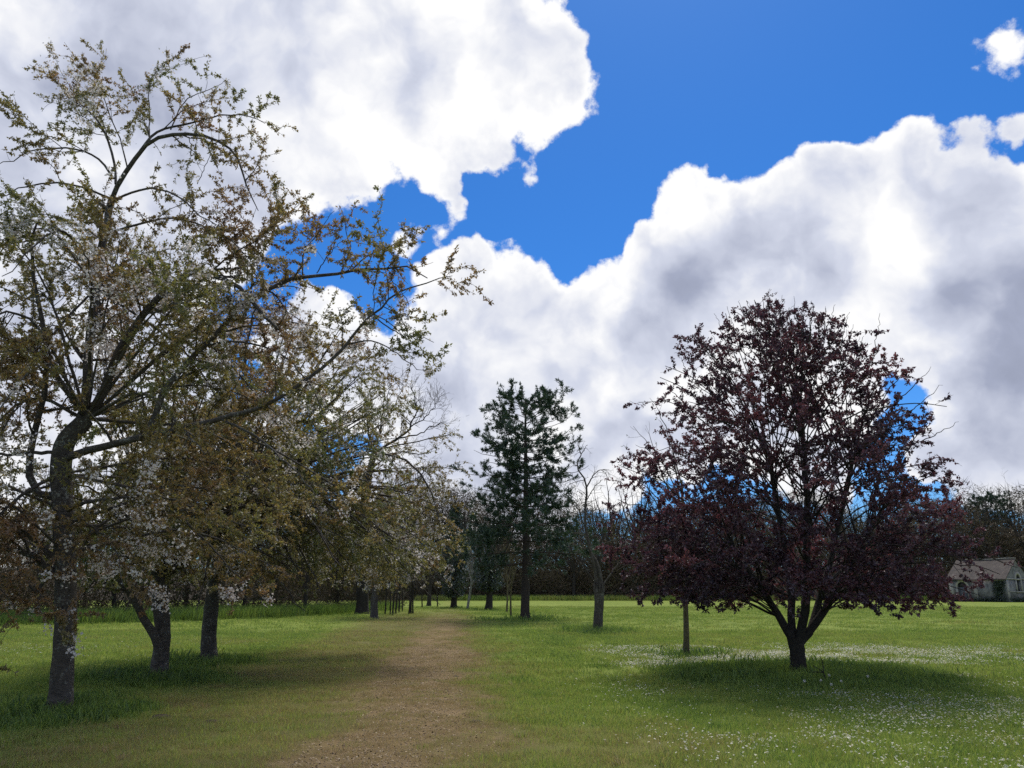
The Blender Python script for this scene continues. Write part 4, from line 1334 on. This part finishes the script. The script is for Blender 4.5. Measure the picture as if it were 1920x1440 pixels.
    add("handle", bbox_mesh("handle", [((.17, dy - .42, 1.0), (.03, .05, .05))]), M_DARKIN, do)
    # creeper on the corner of the long wall and weeds along the foot
    n = 1500
    z = rng.uniform(0.1, He, n)
    yv = .95 + rng.normal(size=n) * .32 * np.interp(z, [0, 1.5, He], [.6, 1.0, 1.3]) + .25 * (z - 1.4) * -.3
    P = np.stack([-.05 - rng.uniform(0, .12, n), np.clip(yv, .05, 2.3), z], -1)
    V, Q = leaves(P, rng.normal(size=P.shape), rng.uniform(.12, .22, n), .8)
    me_ = fast_mesh("creeper", V, Q); fattr(me_, "tint", rep(rng.uniform(0, .8, n), 4))
    mobj("creeper", me_, M_IVY, r, kind="stuff")
    n = 2200
    s_ = rng.uniform(0, 1, n) < .6
    yv = rng.uniform(0, 7.2, n); xv = rng.uniform(0, W, n)
    hgt = .25 + .5 * vnoise(yv + xv, yv * 0, 1.1, 4)
    P = np.stack([np.where(s_, -.15 - rng.uniform(0, .35, n), xv), np.where(s_, yv, -.15 - rng.uniform(0, .35, n)), rng.uniform(0, 1, n) * hgt], -1)
    V, Q = leaves(P, rng.normal(size=P.shape) + [0, 0, .7], rng.uniform(.12, .25, n), .4)
    me_ = fast_mesh("weeds", V, Q); fattr(me_, "tint", rep(rng.uniform(0, 1, n), 4))
    mobj("weeds", me_, M_IVY, r, kind="stuff")
outbuilding()

# ================================================================ GRASS, DAISIES AND SMALL THINGS
M_GRASS = leaf_mat("grass_blade", [(0.0, (0.040, 0.085, 0.018)), (0.30, (0.155, 0.240, 0.038)), (0.55, (0.260, 0.315, 0.058)), (0.75, (0.275, 0.245, 0.078)), (1.0, (0.31, 0.220, 0.112))], 0.42, 1.2, inst=True, gloss=0.03)

def tuft_mesh(name, n, radius, h, w, bend=.5, mat=None):
    """a small patch of separate bent blades"""
    V = []; Q = []; T = []; B = []
    for i in range(n):
        a = rng.uniform(0, 6.28); r_ = radius * math.sqrt(rng.uniform())
        x, y = r_ * math.cos(a), r_ * math.sin(a)
        hh = h * rng.uniform(.45, 1.15); ww = w * rng.uniform(.6, 1.2)
        d = rng.uniform(0, 6.28); bx, by = math.cos(d) * hh * bend * rng.uniform(.2, 1.3), math.sin(d) * hh * bend * rng.uniform(.2, 1.3)
        s = rng.uniform(0, 6.28); sx, sy = math.cos(s) * ww / 2, math.sin(s) * ww / 2
        o = len(V)
        V += [(x - sx, y - sy, -.01), (x + sx, y + sy, -.01), (x + bx * .35 + sx * .8, y + by * .35 + sy * .8, hh * .55), (x + bx * .35 - sx * .8, y + by * .35 - sy * .8, hh * .55), (x + bx, y + by, hh * .95)]
        Q.append((o, o + 1, o + 2, o + 3)); T.append((o + 3, o + 2, o + 4))
        B += [rng.uniform()] * 5
    me = fast_mesh(name, V, Q, T)
    fattr(me, "blade", B)
    me.materials.append(mat or M_GRASS)
    return me

def scatter(name, pts, scl, tint, mesh, tilt=.12):
    """one object that repeats a small mesh at many points (ground cover nobody could count)"""
    n = len(pts)
    pm = bpy.data.meshes.new(name + "_points")
    pm.vertices.add(n)
    pm.vertices.foreach_set("co", np.asarray(pts, np.float32).ravel())
    fattr(pm, "scl", scl); fattr(pm, "tint", tint)
    rot = np.stack([rng.normal(size=n) * tilt, rng.normal(size=n) * tilt, rng.uniform(0, 6.28, n)], -1).astype(np.float32)
    a = pm.attributes.new("rot", 'FLOAT_VECTOR', 'POINT'); a.data.foreach_set("vector", rot.ravel())
    src = bpy.data.objects.new(name + "_piece", mesh)
    ng = bpy.data.node_groups.new(name + "_scatter", 'GeometryNodeTree')
    ng.interface.new_socket("Geometry", in_out='INPUT', socket_type='NodeSocketGeometry')
    ng.interface.new_socket("Geometry", in_out='OUTPUT', socket_type='NodeSocketGeometry')
    N = ng.nodes
    gi = N.new('NodeGroupInput'); go = N.new('NodeGroupOutput')
    oi = N.new('GeometryNodeObjectInfo'); oi.inputs['Object'].default_value = src
    ip = N.new('GeometryNodeInstanceOnPoints')
    r_ = N.new('GeometryNodeInputNamedAttribute'); r_.data_type = 'FLOAT_VECTOR'; r_.inputs['Name'].default_value = "rot"
    s_ = N.new('GeometryNodeInputNamedAttribute'); s_.data_type = 'FLOAT'; s_.inputs['Name'].default_value = "scl"
    ng.links.new(gi.outputs[0], ip.inputs['Points'])
    ng.links.new(oi.outputs['Geometry'], ip.inputs['Instance'])
    ng.links.new(r_.outputs[0], ip.inputs['Rotation'])
    ng.links.new(s_.outputs[0], ip.inputs['Scale'])
    ng.links.new(ip.outputs[0], go.inputs[0])
    o = bpy.data.objects.new(name, pm)
    COL.objects.link(o)
    md = o.modifiers.new("scatter", 'NODES'); md.node_group = ng
    o["kind"] = "stuff"
    return o

def wedge(n, y0, y1, margin=2.5, slope=.72):
    """random lawn points over the ground the camera overlooks, evenly per square metre"""
    y = np.sqrt(rng.uniform(y0 * y0, y1 * y1, n))
    x = rng.uniform(-1, 1, n) * (y * slope + margin)
    return x, y

def lawn(name, n, y0, y1, mesh, s=(.7, 1.3), thin_track=.22):
    x, y = wedge(n, y0, y1)
    tr, dr, lu = masks(x, y)
    edge = np.interp(x, [-60, -30, -21, -13.5, -9, -8], [30, 34, 41, 50, 66, 200])
    ok = (rng.uniform(size=n) > tr * thin_track) & (y < edge + 1)
    x, y, tr, dr, lu = x[ok], y[ok], tr[ok], dr[ok], lu[ok]
    pn = vnoise(x, y, 1.7, 31); pn2 = vnoise(x, y, .45, 32); pn3 = vnoise(x, y, 5.0, 33)
    tint = .44 + (pn - .5) * .22 + (pn2 - .5) * .16 + (pn3 - .5) * .16
    tint = tint + .07 * np.sin((x - path_x(y)) * 3.1 + (pn - .5) * 2) * (1 - sstep(np.abs(x - path_x(y)), 4, 9))
    tint = tint * (1 - dr) + (.70 + (pn2 - .5) * .28 + (pn - .5) * .14) * dr
    tint = tint * (1 - tr) + (.90 + (pn2 - .5) * .3) * tr
    tint = tint * (1 - lu) + (.17 + (pn2 - .5) * .1) * lu
    sc = rng.uniform(s[0], s[1], len(x)) * (1 - .45 * tr) * (1 - .18 * dr) * (1 + 1.1 * lu)
    scatter(name, np.stack([x, y, gz(x, y)], -1), sc, np.clip(tint, 0, 1), mesh)

lawn("lawn_grass", 9000, 5.0, 15.0, tuft_mesh("near_blades", 80, .20, .060, .0060, .75))
lawn("lawn_grass", 12000, 14.5, 32.0, tuft_mesh("mid_blades", 70, .34, .065, .0090, .7))
lawn("lawn_grass", 9000, 31.0, 75.0, tuft_mesh("far_blades", 60, .62, .075, .018), thin_track=.3)

# coarser tufts and weeds that the mower left
x, y = wedge(1500, 6, 24)
tr, dr, lu = masks(x, y)
ok = (vnoise(x, y, 1.3, 77) > .45) & (tr < .5)
x, y, dr = x[ok], y[ok], dr[ok]
scatter("weed_tufts", np.stack([x, y, gz(x, y)], -1), rng.uniform(.5, 1.2, len(x)), np.clip(.25 + .45 * rng.uniform(size=len(x)) + .25 * dr, 0, 1), tuft_mesh("weed_blades", 26, .07, .085, .010, .9))

# unmown rings round the trunks
px_, py_, sc_, ti_ = [], [], [], []
for c, r_, n, k in ((PLUM, 2.75, 1300, 1.0), (CHERRY_A, 1.1, 150, .7), (CHERRY_B, 1.2, 210, .8), (CHERRY_C, 1.1, 200, .8), (PINE, 1.3, 170, .9), (OLD, 1.15, 210, 1.25), (YOUNG, .6, 60, .7), (ground_at(876, 1142), 1.1, 80, 1.0), (ground_at(916, 1143), 1.6, 120, 1.0), (ground_at(850, 1140), 1.2, 80, 1.0), (ground_at(955, 1153), 1.2, 60, .8)):
    a = rng.uniform(0, 6.28, n); rr_ = r_ * np.sqrt(rng.uniform(0, 1, n))
    x = c[0] + np.cos(a) * rr_; y = c[1] + np.sin(a) * rr_ * (1.0 if c is not PLUM else .82)
    px_.append(x); py_.append(y)
    sc_.append(k * rng.uniform(.5, 1.1, n) * (1.15 - .6 * rr_ / r_) * (.7 + .6 * vnoise(x, y, .5, 12)))
    ti_.append(.10 + .22 * vnoise(x, y, .6, 13) + .10 * rng.uniform(size=n))
px_, py_, sc_, ti_ = map(np.concatenate, (px_, py_, sc_, ti_))
scatter("tall_grass", np.stack([px_, py_, gz(px_, py_)], -1), sc_, np.clip(ti_, 0, 1), tuft_mesh("tall_blades", 34, .16, .27, .009, .6))

# long dark grass along the edge of the left-hand wood, and the pale rough bank across the lawn
n = 5200
x = rng.uniform(-56, -9.5, n)
e = np.interp(x, [-60, -30, -21, -13.5, -9], [30, 34, 41, 50, 66])
y = e + rng.uniform(-1.2, 1, n) ** 1 * 2.6
scatter("rough_grass", np.stack([x, y, np.zeros(n)], -1), rng.uniform(.6, 1.15, n), np.clip(.08 + .2 * vnoise(x, y, 3, 3) + rng.uniform(0, .1, n), 0, 1), tuft_mesh("rough_blades", 40, .42, .72, .022, .5))
n = 3600
x = rng.uniform(-14, 100, n); y = 117.2 + rng.uniform(0, 1, n) * 4.5
scatter("rough_grass", np.stack([x, y, np.zeros(n)], -1), rng.uniform(.6, 1.2, n), np.clip(.22 + .5 * vnoise(x, y, 6, 5) + rng.uniform(-.1, .1, n), 0, 1), tuft_mesh("bank_blades", 40, .7, .75, .05, .5))

# daisies
def daisy_mesh():
    V, T, mi = [], [], []
    def ring(z0, r_, k, z1, mid):
        o = len(V)
        V.append((0, 0, z0))
        for i in range(k):
            a = i * 2 * math.pi / k
            V.append((math.cos(a) * r_, math.sin(a) * r_, z1))
        for i in range(k):
            T.append((o, o + 1 + i, o + 1 + (i + 1) % k)); mi.append(mid)
    k = 10
    o = len(V)
    for i in range(k):                                   # separate petals
        a = i * 2 * math.pi / k; w_ = .24
        b0 = len(V)
        V += [(0, 0, .058), (math.cos(a - w_) * .013, math.sin(a - w_) * .013, .062), (math.cos(a + w_) * .013, math.sin(a + w_) * .013, .062)]
        T.append((b0, b0 + 1, b0 + 2)); mi.append(0)
    ring(.064, .0045, 6, .060, 1)
    b0 = len(V)
    V += [(-.0012, 0, 0), (.0012, 0, 0), (0, 0, .058)]; T.append((b0, b0 + 1, b0 + 2)); mi.append(2)
    me = fast_mesh("daisy", V, None, T)
    m1, t1 = mat_new("daisy_petal")
    d = t1.n('ShaderNodeBsdfDiffuse'); d.inputs['Color'].default_value = (.82, .82, .80, 1)
    tl = t1.n('ShaderNodeBsdfTranslucent'); tl.inputs['Color'].default_value = (.7, .7, .7, 1)
    mx = t1.n('ShaderNodeMixShader'); mx.inputs[0].default_value = .3
    t1.link(d.outputs[0], mx.inputs[1]); t1.link(tl.outputs[0], mx.inputs[2]); finish(t1, mx.outputs[0])
    me.materials.append(m1)
    me.materials.append(plain_mat("daisy_centre", [(.3, (.55, .36, .03)), (.7, (.65, .45, .05))], bump=0))
    me.materials.append(plain_mat("daisy_stem", [(.3, (.05, .09, .02)), (.7, (.08, .12, .03))], bump=0))
    me.polygons.foreach_set("material_index", np.array(mi, np.int32))
    return me
DAISY = daisy_mesh()
def daisies(n, y0, y1, dens):
    x, y = wedge(n, y0, y1)
    p = dens(x, y)
    ok = rng.uniform(size=n) < p
    return x[ok], y[ok]
xe = lambda px, Y: (px - 960) / F_PX * Y * .985
def d_front(x, y):
    patch = sstep(vnoise(x, y, 1.5, 41) * .6 + vnoise(x, y, .6, 42) * .4, .30, .72)
    right = sstep(x, 0.8 + .03 * y, 3.2) 
    return patch * right * .95 + .03 * sstep(x, .2, 2)
def d_band(x, y):
    b_ = sstep(y, 16.8, 18.2) * (1 - sstep(y, 20.5, 25))
    left = sstep(x, 1.6, 3.4)
    return b_ * left * sstep(vnoise(x, y, 1.6, 43) * .6 + vnoise(x, y, .5, 44) * .4, .32, .58) * (1 - .55 * sstep(x, 8, 12))
def d_left(x, y):
    return .5 * (1 - sstep(np.hypot((x + 13.5) / 3.0, (y - 22) / 2.2), .4, 1.1)) + .05 * sstep(-x, 6, 9) * (y > 16)
sets = [daisies(80000, 6, 15.5, d_front), daisies(230000, 16.5, 26, d_band), daisies(26000, 17, 28, d_left), daisies(6000, 7, 40, lambda x, y: .04 * (1 - masks(x, y)[0]) * (x > 0))]
x = np.concatenate([s[0] for s in sets]); y = np.concatenate([s[1] for s in sets])
lu = masks(x, y)[2]
ok = rng.uniform(size=len(x)) > lu * .75
x, y = x[ok], y[ok]
print("daisies", len(x))
scatter("daisies", np.stack([x, y, gz(x, y)], -1), rng.uniform(.5, .95, len(x)) * np.interp(y, [12, 18], [1.0, 1.25]), np.zeros(len(x)), DAISY, tilt=.4)

# chips and small stones on the track
def chip_mesh():
    V = [(-.014, -.008, 0), (.013, -.010, .001), (.016, .007, 0), (-.010, .010, .002), (-.004, -.002, .011), (.006, .001, .010)]
    Q = []; T = [(0, 1, 4), (1, 5, 4), (1, 2, 5), (2, 3, 5), (3, 4, 5), (3, 0, 4)]
    me = fast_mesh("chip", V, None, T)
    m_, t_ = mat_new("stone_chip")
    c_ = t_.ramp(attr(t_, "tint", 'INSTANCER'), [(0, (.09, .058, .03)), (.5, (.21, .15, .085)), (.8, (.32, .25, .16)), (1, (.44, .38, .30))])
    b_ = t_.n('ShaderNodeBsdfPrincipled'); t_.link(c_, b_.inputs['Base Color']); b_.inputs['Roughness'].default_value = .9
    finish(t_, b_.outputs[0]); me.materials.append(m_)
    return me
n = 17000
y = 5.5 + 18 * rng.uniform(0, 1, n) ** 1.6; x = path_x(y) + rng.normal(size=n) * .95
tr = masks(x, y)[0]; ok = rng.uniform(size=n) < tr ** 1.2
x, y = x[ok], y[ok]
scatter("track_chips", np.stack([x, y, gz(x, y) + .002], -1), rng.uniform(.35, 1.0, len(x)), np.clip(rng.beta(1.8, 2.4, len(x)), 0, 1), chip_mesh(), tilt=.5)

# dandelion seed heads under the plum
def clock(px, py, label):
    g = ground_at(px, py)
    r_ = root("dandelion_clock", (g[0], g[1], float(gz(g[0], g[1])) - .01))
    tag(r_, label, "flower", "dandelion clocks under the plum")
    h = rng.uniform(.16, .24)
    V, Q = tubes([limbs_from([(np.array([[0, 0, 0], [.01, .005, h * .6], [.012, 0, h]]), .003, .0025)], 6)], [5])
    mobj("stem", fast_mesh("stem", V, Q), M_STEM, r_)
    k = 90
    D = nrm(rng.normal(size=(k, 3)))
    V, Q = leaves(np.tile(np.array([.012, 0, h]), (k, 1)) + D * .006, D, np.full(k, .017), .22, 0)
    me_ = fast_mesh("seed_head", V, Q); fattr(me_, "tint", np.ones(len(V)))
    mobj("seed_head", me_, M_BLOSSOM, r_)
M_STEM = plain_mat("flower_stem", [(.3, (.06, .10, .03)), (.7, (.10, .13, .05))], bump=0)
for n_, (px, py) in enumerate(((1540, 1299), (1556, 1295), (1578, 1299), (1629, 1298), (1560, 1313), (1510, 1310))):
    clock(px, py, ["white dandelion clock left of centre in the long grass below the plum", "tallest-looking white dandelion clock right of the plum trunk", "white dandelion clock to the right of the middle pair", "white dandelion clock farthest right below the plum", "white dandelion clock nearest the camera below the plum", "white dandelion clock farthest left below the plum"][n_])

# crooked dead stick beside the plum trunk
def stick():
    Y = ground_at(1552, 1287)[1]
    g = ground_at(1552, 1287)
    r_ = root("dead_stick", (g[0], g[1], 0))
    tag(r_, "crooked bare stick standing in the grass just right of the plum trunk", "stick")
    it = [(px_line([(1553, 1288), (1549, 1274), (1544, 1261), (1543, 1248), (1541, 1238), (1537, 1230)], Y, Y), .011, .006),
          (px_line([(1544, 1261), (1535, 1254), (1525, 1249)], Y, Y - .1), .008, .005),
          (px_line([(1544, 1261), (1533, 1260), (1520, 1260)], Y, Y + .1), .009, .005)]
    V, Q = tubes([limbs_from([(p - np.array([g[0], g[1], 0]), a, b_) for p, a, b_ in it], 8)], [5])
    o = mobj("branch", fast_mesh("branch", V, Q, smooth=True), M_DARK_BARK, r_)
stick()

# molehills and clods on the lawn
def clod(px, py, rad, label):
    g = ground_at(px, py)
    k, S = 12, 6
    V = []
    ph = rng.uniform(0, 6.28, 3)
    for s in range(S):
        u = s / (S - 1)
        for j in range(k):
            a = j * 2 * math.pi / k
            R = rad * math.cos(u * 1.5) * (1 + .22 * math.sin(2 * a + ph[0]) + .14 * math.sin(5 * a + ph[1])) + .002
            V.append((R * math.cos(a), R * math.sin(a), rad * .42 * math.sin(u * 1.5) + rng.uniform(-.03, .03) * rad - .01))
    Q = [(s * k + j, s * k + (j + 1) % k, (s + 1) * k + (j + 1) % k, (s + 1) * k + j) for s in range(S - 1) for j in range(k)]
    o = mobj("soil_clod", fast_mesh("soil_clod", V, Q, smooth=True), M_SOIL)
    o.location = (g[0], g[1], float(gz(g[0], g[1])))
    tag(o, label, "soil", "clods of earth on the lawn")
M_SOIL = plain_mat("earth", [(.3, (.022, .016, .011)), (.7, (.075, .055, .036))], scale=20, bump=1)
for px, py, rad, lab in ((300, 1345, .12, "dark clod of earth on the dry turf right of the front cherry"), (397, 1352, .09, "small dark clod in the dry grass left of the track"), (440, 1264, .10, "clod of earth on the lawn right of the third cherry trunk"),
                         (472, 1353, .08, "little clod of earth at the left edge of the track"), (606, 1240, .09, "clod of earth on the sunny turf between cherries and track"), (892, 1357, .07, "dark clod at the right edge of the track"), (855, 1265, .06, "small clod in the middle of the track"), (1022, 1243, .06, "small dark clod on the lawn right of the track")):
    clod(px, py, rad, lab)

# ---------------------------------------------------------------- labels of look-alikes: say which one of the two or three it is
same = {}
for o in list(COL.objects):
    if o.parent is None and "label" in o and o.name.startswith("woodland_tree"):
        same.setdefault(o["label"], []).append(o)
for lab, os_ in same.items():
    if len(os_) > 1:
        os_.sort(key=lambda o: o.location.x / o.location.y)
        words = {2: ["left one", "right one"], 3: ["left one", "middle one", "right one"]}.get(len(os_))
        if words:
            for o, w_ in zip(os_, words):
                o["label"] = lab + ", " + w_
